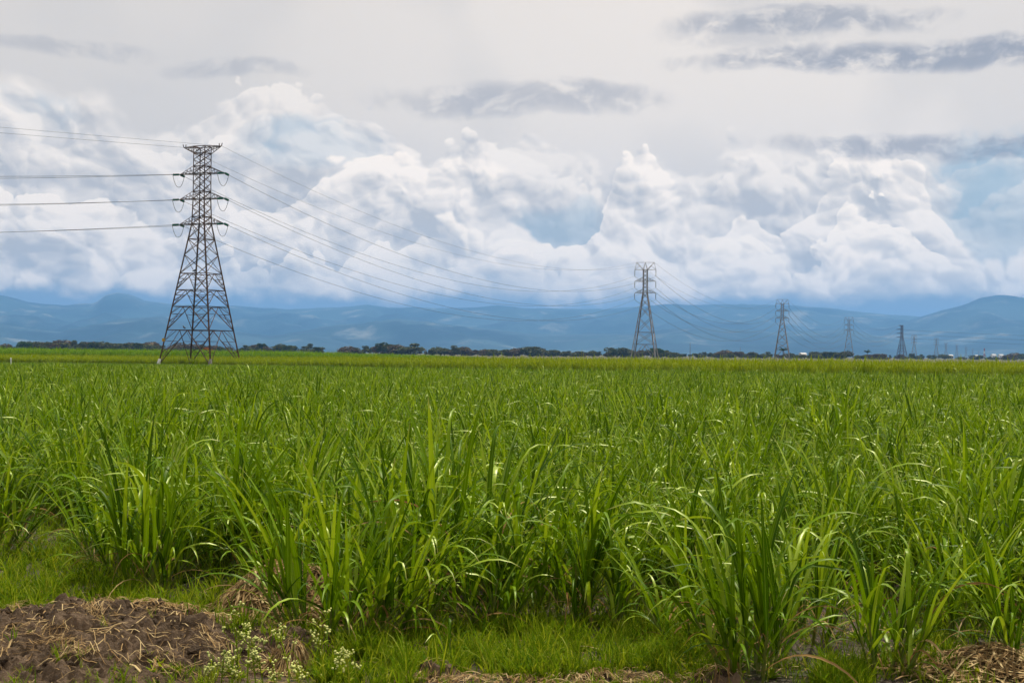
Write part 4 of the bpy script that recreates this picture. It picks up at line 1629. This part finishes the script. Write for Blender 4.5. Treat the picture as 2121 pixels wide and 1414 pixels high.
def soil_heap(px, py, rx, ry, h, label, n, nclod, name='soil_mound', csize=(0.02, 0.06), dy=0.0):
    g = ground(px, py)
    hl = (g.x, g.y + dy, rx, ry, h)
    HILLS.append(hl)
    o = link(name, heap_mesh(hl, n, 1.0, px * 0.01), None, M['soil'], False)
    o.location = (hl[0], hl[1], 0)
    tag(o, label, 'soil')
    r = np.random.default_rng(int(px))
    for k in range(nclod):
        a, q = r.uniform(0, 6.28), math.sqrt(r.uniform(0, 1)) * 1.0
        x, y = hl[0] + math.cos(a) * q * rx, hl[1] + math.sin(a) * q * ry
        z = max(heap_z(hl, x, y), 0.0)
        s = csize[0] + (csize[1] - csize[0]) * r.random() ** 2.2
        c = bpy.data.objects.new('soil_clod', CLODS[int(r.integers(0, 7))])
        C.objects.link(c)
        c.parent = o
        c.location = (x - hl[0], y - hl[1], z + s * 0.15)
        c.rotation_euler = (r.uniform(-0.5, 0.5), r.uniform(-0.5, 0.5), r.uniform(0, 6.28))
        c.scale = (s, s, s)
    return hl


mound = soil_heap(120, 1395, 2.1, 1.35, 0.31, 'bare mound of dark clodded soil littered with dry straw', 200, 300, csize=(0.008, 0.075), dy=0.66)
soil_heap(905, 1398, 0.22, 0.16, 0.10, 'small dark soil lump in front of the young cane shoot', 40, 26, 'soil_lump', (0.012, 0.035))
soil_heap(1150, 1396, 0.17, 0.12, 0.06, 'small low soil lump among grass, next to a straw scatter', 36, 18, 'soil_lump', (0.010, 0.03))
soil_heap(1235, 1412, 0.17, 0.10, 0.06, 'small flat soil lump with a straw tuft, at the grass patch edge', 36, 18, 'soil_lump', (0.010, 0.03))
soil_heap(1488, 1416, 0.22, 0.12, 0.10, 'bare soil lump at the foot of the brown-leaved clump', 40, 20, 'soil_lump', (0.012, 0.03))


def ribbons(segs, mats, name):
    """segs: list of (points, width) -> one mesh of thin strips"""
    Vs, Fs, Ts = [], [], []
    n = 0
    for pts, w, tone in segs:
        pts = [Vector(p) for p in pts]
        for i, p in enumerate(pts):
            d = (pts[min(i + 1, len(pts) - 1)] - pts[max(i - 1, 0)]).normalized()
            sd = d.cross(Vector((0.15 * math.sin(tone * 50), 0.15 * math.cos(tone * 70), 1))).normalized()
            ww = w * (1.0 if i < len(pts) - 1 else 0.5) / 2
            Vs.append(p - sd * ww); Vs.append(p + Vector((0, 0, ww * 0.5))); Vs.append(p + sd * ww)
            Ts += [tone] * 3
        for i in range(len(pts) - 1):
            a = n + 3 * i
            Fs += [(a, a + 1, a + 4, a + 3), (a + 1, a + 2, a + 5, a + 4)]
        n += 3 * len(pts)
    V = np.array([tuple(v) for v in Vs])
    return fast_mesh(name, V, np.array(Fs), np.zeros((len(V), 2)), np.array(Ts), mats, None, True)


def straw_segs(r, n, pos, length, width, lift=0.02, follow=True, azim=None, curl=0.13):
    out = []
    for k in range(n):
        x, y = pos(r)
        a = r.uniform(0, 6.28) if azim is None else azim(x, y, r)
        L = r.uniform(*length)
        cv = r.normal(0, curl)
        pts = []
        cx, cy = x, y
        zz = r.uniform(0.0, lift)
        m = 5
        for i in range(m):
            pts.append((cx, cy, surf_z(cx, cy) + 0.006 + zz + 0.012 * math.sin(i * 1.3 + k)))
            cx += math.cos(a) * L / m; cy += math.sin(a) * L / m
            a += cv / m
        out.append((pts, r.uniform(*width), r.random()))
    return out


def disc_pos(cx, cy, rx, ry):
    def f(r):
        a, q = r.uniform(0, 6.28), math.sqrt(r.uniform(0, 1))
        return cx + math.cos(a) * q * rx, cy + math.sin(a) * q * ry
    return f


def straw_heap(px, py, rx, ry, h, n, label, length=(0.15, 0.5), width=(0.006, 0.018), lift=0.05, dy=0.0, radial=False, hump=True):
    g = ground(px, py)
    hl = (g.x, g.y + dy, rx, ry, h)
    HILLS.append(hl)
    r = np.random.default_rng(int(px) + 5)
    root = empty('straw_heap', (hl[0], hl[1], 0))
    tag(root, label, 'straw')
    me = heap_mesh(hl, 44, 0.5, 4.0)
    o = link('soil_core', me, root, M['soil'])
    azf = None
    if radial:
        azf = lambda x, y, r: math.atan2(y - hl[1], x - hl[0]) + r.normal(0, 0.5)
    sg = straw_segs(r, n, disc_pos(hl[0], hl[1], rx * 0.95, ry * 0.95), length, width, lift, True, azf)
    sg = [([(p[0] - hl[0], p[1] - hl[1], p[2]) for p in pts], w, t) for pts, w, t in sg]
    o = link('straw', ribbons(sg, [M['straw']], 'straw'), root)
    o['kind'] = 'stuff'
    return hl


straw_heap(585, 1292, 0.72, 0.62, 0.40, 1300, 'brown heap of dry cane straw behind the sprawling cane clump', dy=0.45)
straw_heap(2085, 1405, 0.75, 0.50, 0.14, 1100, 'low heap of dry cane straw under the leaning clump', dy=0.2)
straw_heap(601, 1392, 0.20, 0.16, 0.21, 520, 'small round hummock thatched with dry grass among flowering weeds', (0.08, 0.2), (0.003, 0.007), 0.02, dy=0.05, radial=True)
straw_heap(1400, 1302, 0.42, 0.35, 0.07, 330, 'thin scatter of dry straw beside the brown-leaved clump', (0.1, 0.35), (0.005, 0.012), 0.03)

r = np.random.default_rng(77)
segs = []
segs += straw_segs(r, 650, disc_pos(mound[0], mound[1], 1.75, 1.15), (0.04, 0.22), (0.002, 0.008), 0.025)
for k in range(46):
    qx, qy = disc_pos(mound[0], mound[1], 1.5, 0.95)(r)
    a0 = r.uniform(0, 6.28)
    segs += straw_segs(r, 26, disc_pos(qx, qy, 0.10, 0.06), (0.06, 0.22), (0.002, 0.006), 0.05, azim=lambda x, y, r, a0=a0: a0 + r.normal(0, 0.5))
segs += straw_segs(r, 260, disc_pos(mound[0] + 0.75, mound[1] + 0.25, 0.5, 0.22), (0.08, 0.25), (0.004, 0.012), 0.05)
segs += straw_segs(r, 26, disc_pos(mound[0] + 0.1, mound[1], 1.4, 0.9), (0.10, 0.34), (0.009, 0.018), 0.02, curl=0.15)
# strip of litter along the near edge of the grass
for px in range(820, 1500, 14):
    g = ground(px, 1412 + r.normal(0, 5))
    segs += straw_segs(r, 14, disc_pos(g.x, g.y, 0.10, 0.10), (0.05, 0.22), (0.003, 0.010), 0.03)
for k in range(900):                       # loose straw through the cane and grass
    px = r.uniform(-60, 2180); py = r.uniform(1100, 1425)
    g = ground(px, py)
    segs += straw_segs(r, 2, disc_pos(g.x, g.y, 0.15, 0.15), (0.08, 0.35), (0.003, 0.010), 0.03)
o = link('loose_straw', ribbons(segs, [M['straw']], 'loose_straw'))
tag(o, 'loose dry straw scattered over the soil and grass', 'straw', kind='stuff')

# short grass ---------------------------------------------------------------------------
def tuft(seed, nb, hgt, spread, width=0.0035):
    r = np.random.default_rng(seed)
    Vs, Fs, UVs, Ts, n = [], [], [], [], 0
    for k in range(nb):
        V, F, UV = leaf_arrays(4, hgt * r.uniform(0.5, 1.15), width * r.uniform(0.7, 1.4), r.uniform(0.0, 0.5), r.uniform(0.3, 1.7), 1.5, fold=0.3, twist=r.normal(0, 0.5))
        a = r.uniform(0, 6.28)
        q = spread * math.sqrt(r.uniform(0, 1))
        m = np.array(Matrix.Translation((q * math.cos(a * 1.7), q * math.sin(a * 1.7), -0.004)) @ Matrix.Rotation(a, 4, 'Z'))
        V = V @ m[:3, :3].T + m[:3, 3]
        Vs.append(V); Fs.append(F + n); UVs.append(UV); Ts.append(np.full(len(V), r.random())); n += len(V)
    F = np.concatenate(Fs)
    return np.concatenate(Vs), F, np.concatenate(UVs), np.concatenate(Ts), np.zeros(len(F))


# lush patches: px centre, py centre, half sizes in photo pixels, density weight
LUSH = [(1080, 1350, 340, 52, 1.0), (1330, 1335, 160, 50, 1.0), (780, 1395, 120, 30, 0.9), (140, 1190, 200, 60, 0.38), (350, 1275, 110, 40, 0.5),
        (560, 1345, 110, 35, 0.9), (60, 1235, 90, 28, 0.7), (160, 1414, 120, 14, 0.6), (1980, 1345, 90, 40, 0.45), (1750, 1405, 60, 25, 0.6),
        (1440, 1385, 60, 40, 0.7), (70, 1130, 130, 50, 0.22), (460, 1330, 70, 35, 0.5), (1900, 1395, 70, 20, 0.4)]
gp, gs = [], []
tries = 0
r = np.random.default_rng(5)
while len(gp) < (11500 if not QUICK else 300) and tries < 400000:
    tries += 1
    y = r.uniform(8.6, 21.0)
    if r.random() > (9.5 / y):
        continue
    x = r.uniform(-0.40 * y, 0.40 * y)
    px = W / 2 + x / y * FPX
    py = 732 + (px - W / 2) * 0.00943 + EYE / y * FPX
    w = 0.10 if py > interp(EDGE, px) else 0.13
    s = 0.75
    for (cx, cy, hx, hy, dn) in LUSH:
        q = ((px - cx) / hx) ** 2 + ((py - cy) / hy) ** 2
        if q < 1.35:
            w = max(w, dn * min(1.0, (1.35 - q) * 2.0)); s = 1.0
    hz = surf_z(x, y)
    if hz > 0.05:
        w *= 0.10
        if (x - mound[0]) ** 2 < 2.6:
            w *= 1.2
    nn = 0.5 + 0.5 * mnoise.noise(Vector((x * 2.1, y * 2.1, 9.0))) + 0.35 * mnoise.noise(Vector((x * 7.0, y * 7.0, 2.0)))
    w *= 0.10 + 1.45 * max(0.0, min(1.0, (nn - 0.36) * 2.4))
    s *= 0.65 + 0.75 * nn
    if r.random() < w:
        gp.append((x, y, hz)); gs.append(s * r.uniform(0.55, 1.5))
gp = np.array(gp); gs = np.array(gs)
n = len(gp)
rots = np.c_[r.normal(0, 0.12, n), r.normal(0, 0.12, n), r.uniform(0, 6.28, n)]
tufts = [tuft(800 + k, 11, 0.085, 0.04, 0.0045) for k in range(6)] + [tuft(820 + k, 7, 0.15, 0.04, 0.006) for k in range(3)]
scatter('grass', tufts, gp, rots, np.c_[gs, gs, gs], [M['grass']], 'short bright green grass growing along the field edge', 'grass')

# longer wild grass sprouting between the canes at the edge
gp, gs = [], []
while len(gp) < (1500 if not QUICK else 10):
    px = r.uniform(-60, 2180)
    py = r.uniform(1060, 1415)
    g = ground(px, py)
    if r.random() < 0.30 + 0.7 * (0.5 + 0.5 * mnoise.noise(Vector((g.x * 1.3, g.y * 1.3, 4.0)))) and surf_z(g.x, g.y) < 0.06:
        if py < 1290 or r.random() < 0.25:
            gp.append((g.x, g.y, surf_z(g.x, g.y))); gs.append(r.uniform(0.6, 1.3))
gp = np.array(gp); gs = np.array(gs); n = len(gp)
rots = np.c_[r.normal(0, 0.12, n), r.normal(0, 0.12, n), r.uniform(0, 6.28, n)]
scatter('wild_grass', [tuft(860 + k, 9, 0.30, 0.05, 0.007) for k in range(5)], gp, rots, np.c_[gs, gs, gs], [M['grass']],
        'longer thin wild grass sprouting between the cane clumps', 'grass')

# low broad-leaved weeds
def rosette(seed):
    r = np.random.default_rng(seed)
    Vs, Fs, UVs, Ts, n = [], [], [], [], 0
    for k in range(8):
        V, F, UV = leaf_arrays(5, r.uniform(0.05, 0.11), r.uniform(0.022, 0.036), r.uniform(0.4, 1.1), r.uniform(0.3, 0.9), 1.2, fold=0.4)
        m = np.array(Matrix.Rotation(k * 2.4 + r.normal(0, 0.3), 4, 'Z'))
        V = V @ m[:3, :3].T
        Vs.append(V); Fs.append(F + n); UVs.append(UV); Ts.append(np.full(len(V), r.random())); n += len(V)
    F = np.concatenate(Fs)
    return np.concatenate(Vs), F, np.concatenate(UVs), np.concatenate(Ts), np.zeros(len(F))


gp, gs = [], []
while len(gp) < 420:
    px, py = r.uniform(-60, 2180), r.uniform(1090, 1420)
    g = ground(px, py)
    if mnoise.noise(Vector((g.x * 1.6, g.y * 1.6, 14.0))) > -0.05 and surf_z(g.x, g.y) < 0.1:
        gp.append((g.x, g.y, surf_z(g.x, g.y))); gs.append(r.uniform(0.5, 1.3))
gp = np.array(gp); gs = np.array(gs); n = len(gp)
scatter('low_weeds', [rosette(880 + k) for k in range(5)], gp, np.c_[r.normal(0, 0.12, n), r.normal(0, 0.12, n), r.uniform(0, 6.28, n)],
        np.c_[gs, gs, gs], [M['grass']], 'low broad-leaved weeds sprouting through the grass and soil', 'weeds')

# flowering weeds -------------------------------------------------------------------------
M['petal'] = simple('cream_white_flower', (0.58, 0.62, 0.14), (0.72, 0.73, 0.30), 60, 0.7, rand=0.2)
M['weed'] = leaf_mat('weed_green', (0.15, 0.22, 0.01), (0.25, 0.33, 0.015), (0.36, 0.40, 0.03), 0.3, 0.5, use_uv=False)
M['sepal'] = simple('green_sepal', (0.20, 0.28, 0.06), (0.28, 0.34, 0.10), 40, 0.7)
bm = bmesh.new()
bmesh.ops.create_icosphere(bm, subdivisions=1, radius=1.0)
for vv in bm.verts:
    vv.co.z = vv.co.z * 0.75 + 0.35
    k = 1 + 0.14 * math.sin(5 * math.atan2(vv.co.y, vv.co.x))
    vv.co.x *= k; vv.co.y *= k
flower_me = bpy.data.meshes.new('flower_head'); bm.to_mesh(flower_me); bm.free()
flower_me.materials.append(M['petal'])
mb = MB(); mb.tube([(0, 0, -0.9), (0, 0, -0.5), (0, 0, 0.05)], [0.25, 0.75, 0.85], 6)
sepal_me = mb.mesh('calyx'); sepal_me.materials.append(M['sepal'])


def weed(px, py, h, seed, label):
    r = np.random.default_rng(seed)
    g = ground(px, py)
    g.z = surf_z(g.x, g.y)
    h *= 1.2
    root = empty('flowering_weed', g, r.uniform(0, 6.28))
    tag(root, label, 'weed', 'white-flowered weeds beside the soil mound')
    mb = MB()
    lean = Vector((r.normal(0, 0.10), r.normal(0, 0.10), 1.0))
    main = [Vector((lean.x * h * u * u, lean.y * h * u * u, h * u - 0.02)) for u in np.linspace(0, 1, 7)]
    mb.tube(main, [0.0045] * 5 + [0.003, 0.002], 5)
    heads = [main[-1]]
    leaves = []
    for k in range(int(r.integers(6, 10))):
        u = r.uniform(0.35, 0.97)
        i = min(int(u * 6), 5)
        b = main[i].lerp(main[i + 1], u * 6 - i)
        a = r.uniform(0, 6.28)
        L = h * r.uniform(0.14, 0.34) * (1.25 - 0.6 * u)
        tip = b + Vector((math.cos(a) * L * 0.65, math.sin(a) * L * 0.65, L * 0.85))
        mid = b.lerp(tip, 0.5) + Vector((math.cos(a), math.sin(a), 0)) * L * 0.08
        mb.tube([b, mid, tip], [0.0028, 0.0022, 0.0016], 4)
        heads.append(tip)
        for q in range(int(r.integers(2, 5))):
            aa = r.uniform(0, 6.28)
            st = mid.lerp(tip, r.uniform(0.2, 0.9))
            e = st + Vector((math.cos(aa) * 0.022, math.sin(aa) * 0.022, r.uniform(0.008, 0.035)))
            mb.tube([st, e], [0.0015, 0.0012], 3)
            heads.append(e)
        leaves.append((b, a))
    mb.build('stem', M['weed'], root)
    for p in heads:
        s = r.uniform(0.006, 0.0098)
        f = bpy.data.objects.new('flower_head', flower_me)
        C.objects.link(f); f.parent = root
        f.location = p
        f.rotation_euler = (r.normal(0, 0.5), r.normal(0, 0.5), r.uniform(0, 6.28))
        f.scale = (s, s, s)
        c = bpy.data.objects.new('calyx', sepal_me)
        C.objects.link(c); c.parent = f
    for b, a in leaves + [(main[1], r.uniform(0, 6)), (main[2], r.uniform(0, 6)), (main[1], r.uniform(0, 6)), (main[2], r.uniform(0, 6))]:
        V, F, UV = leaf_arrays(5, h * r.uniform(0.10, 0.2), 0.016, r.uniform(0.5, 1.0), 1.0, 1.2)
        m = np.array(Matrix.Translation(b) @ Matrix.Rotation(a + r.normal(0, 0.3), 4, 'Z'))
        V = V @ m[:3, :3].T + m[:3, 3]
        link('leaf', fast_mesh('weed_leaf', V, F, UV, np.full(len(V), r.random()), [M['weed']]), root)


WL = 'small white-flowered weed growing among the others below the soil mound'
weed(493, 1424, 0.46, 1, 'tallest white-flowered weed standing beside the soil mound')
weed(512, 1430, 0.34, 2, WL)
weed(545, 1428, 0.32, 3, WL)
weed(458, 1432, 0.22, 4, WL)
weed(440, 1440, 0.20, 5, WL)
weed(600, 1426, 0.30, 6, 'white-flowered weed standing right in front of the thatched hummock')
weed(668, 1424, 0.40, 7, 'tall white-flowered weed between the thatched hummock and the sprawling cane clump')
weed(690, 1440, 0.24, 8, WL)
weed(725, 1432, 0.22, 9, 'low white-flowered weed nearest the bright grass patch')
weed(530, 1440, 0.24, 10, WL)
weed(480, 1444, 0.22, 11, WL)
weed(570, 1442, 0.18, 12, WL)
weed(620, 1446, 0.20, 13, WL)

# tall seeding grass stalk above the canes
g = ground(1190, 1020)
root = empty('grass_stalk', g)
tag(root, 'single tall thin seeding grass stalk rising above the cane tops', 'grass stalk')
mb = MB()
pts = [Vector((0.10 * u * u, 0, 2.28 * u)) for u in np.linspace(0, 1, 9)]
mb.tube(pts, [0.006] * 5 + [0.005, 0.004, 0.003, 0.002], 5)
mb.build('stem', M['weed'], root)
for k in range(4):
    V, F, UV = leaf_arrays(6, 0.5, 0.014, 0.3, 1.0, 1.5)
    m = np.array(Matrix.Translation(pts[1 + k]) @ Matrix.Rotation(k * 2.6, 4, 'Z'))
    V = V @ m[:3, :3].T + m[:3, 3]
    link('leaf', fast_mesh('leaf', V, F, UV, np.full(len(V), 0.3), [M['cane']]), root)

# ------------------------------------------------------------------ haze: pale blue air from here to behind the mountains
def build_haze():
    mb = MB()
    mb.box((-24000, -420, -1.0 - 0.5), (24000, 24000, max(PEAK) + 25.0))
    me = mb.mesh('haze')
    m = bpy.data.materials.new('haze')
    m.use_nodes = True
    nt = m.node_tree
    nt.nodes.clear()
    v = nt.nodes.new('ShaderNodeVolumePrincipled')
    v.inputs['Color'].default_value = (0.21, 0.50, 1.0, 1)
    v.inputs['Density'].default_value = 8.8e-5
    v.inputs['Anisotropy'].default_value = 0.25
    o = nt.nodes.new('ShaderNodeOutputMaterial')
    nt.links.new(v.outputs[0], o.inputs['Volume'])
    m.cycles.homogeneous_volume = True
    ob = link('haze', me, None, m)
    tag(ob, 'pale blue haze in the air over the plain', 'haze', kind='stuff')


build_haze()
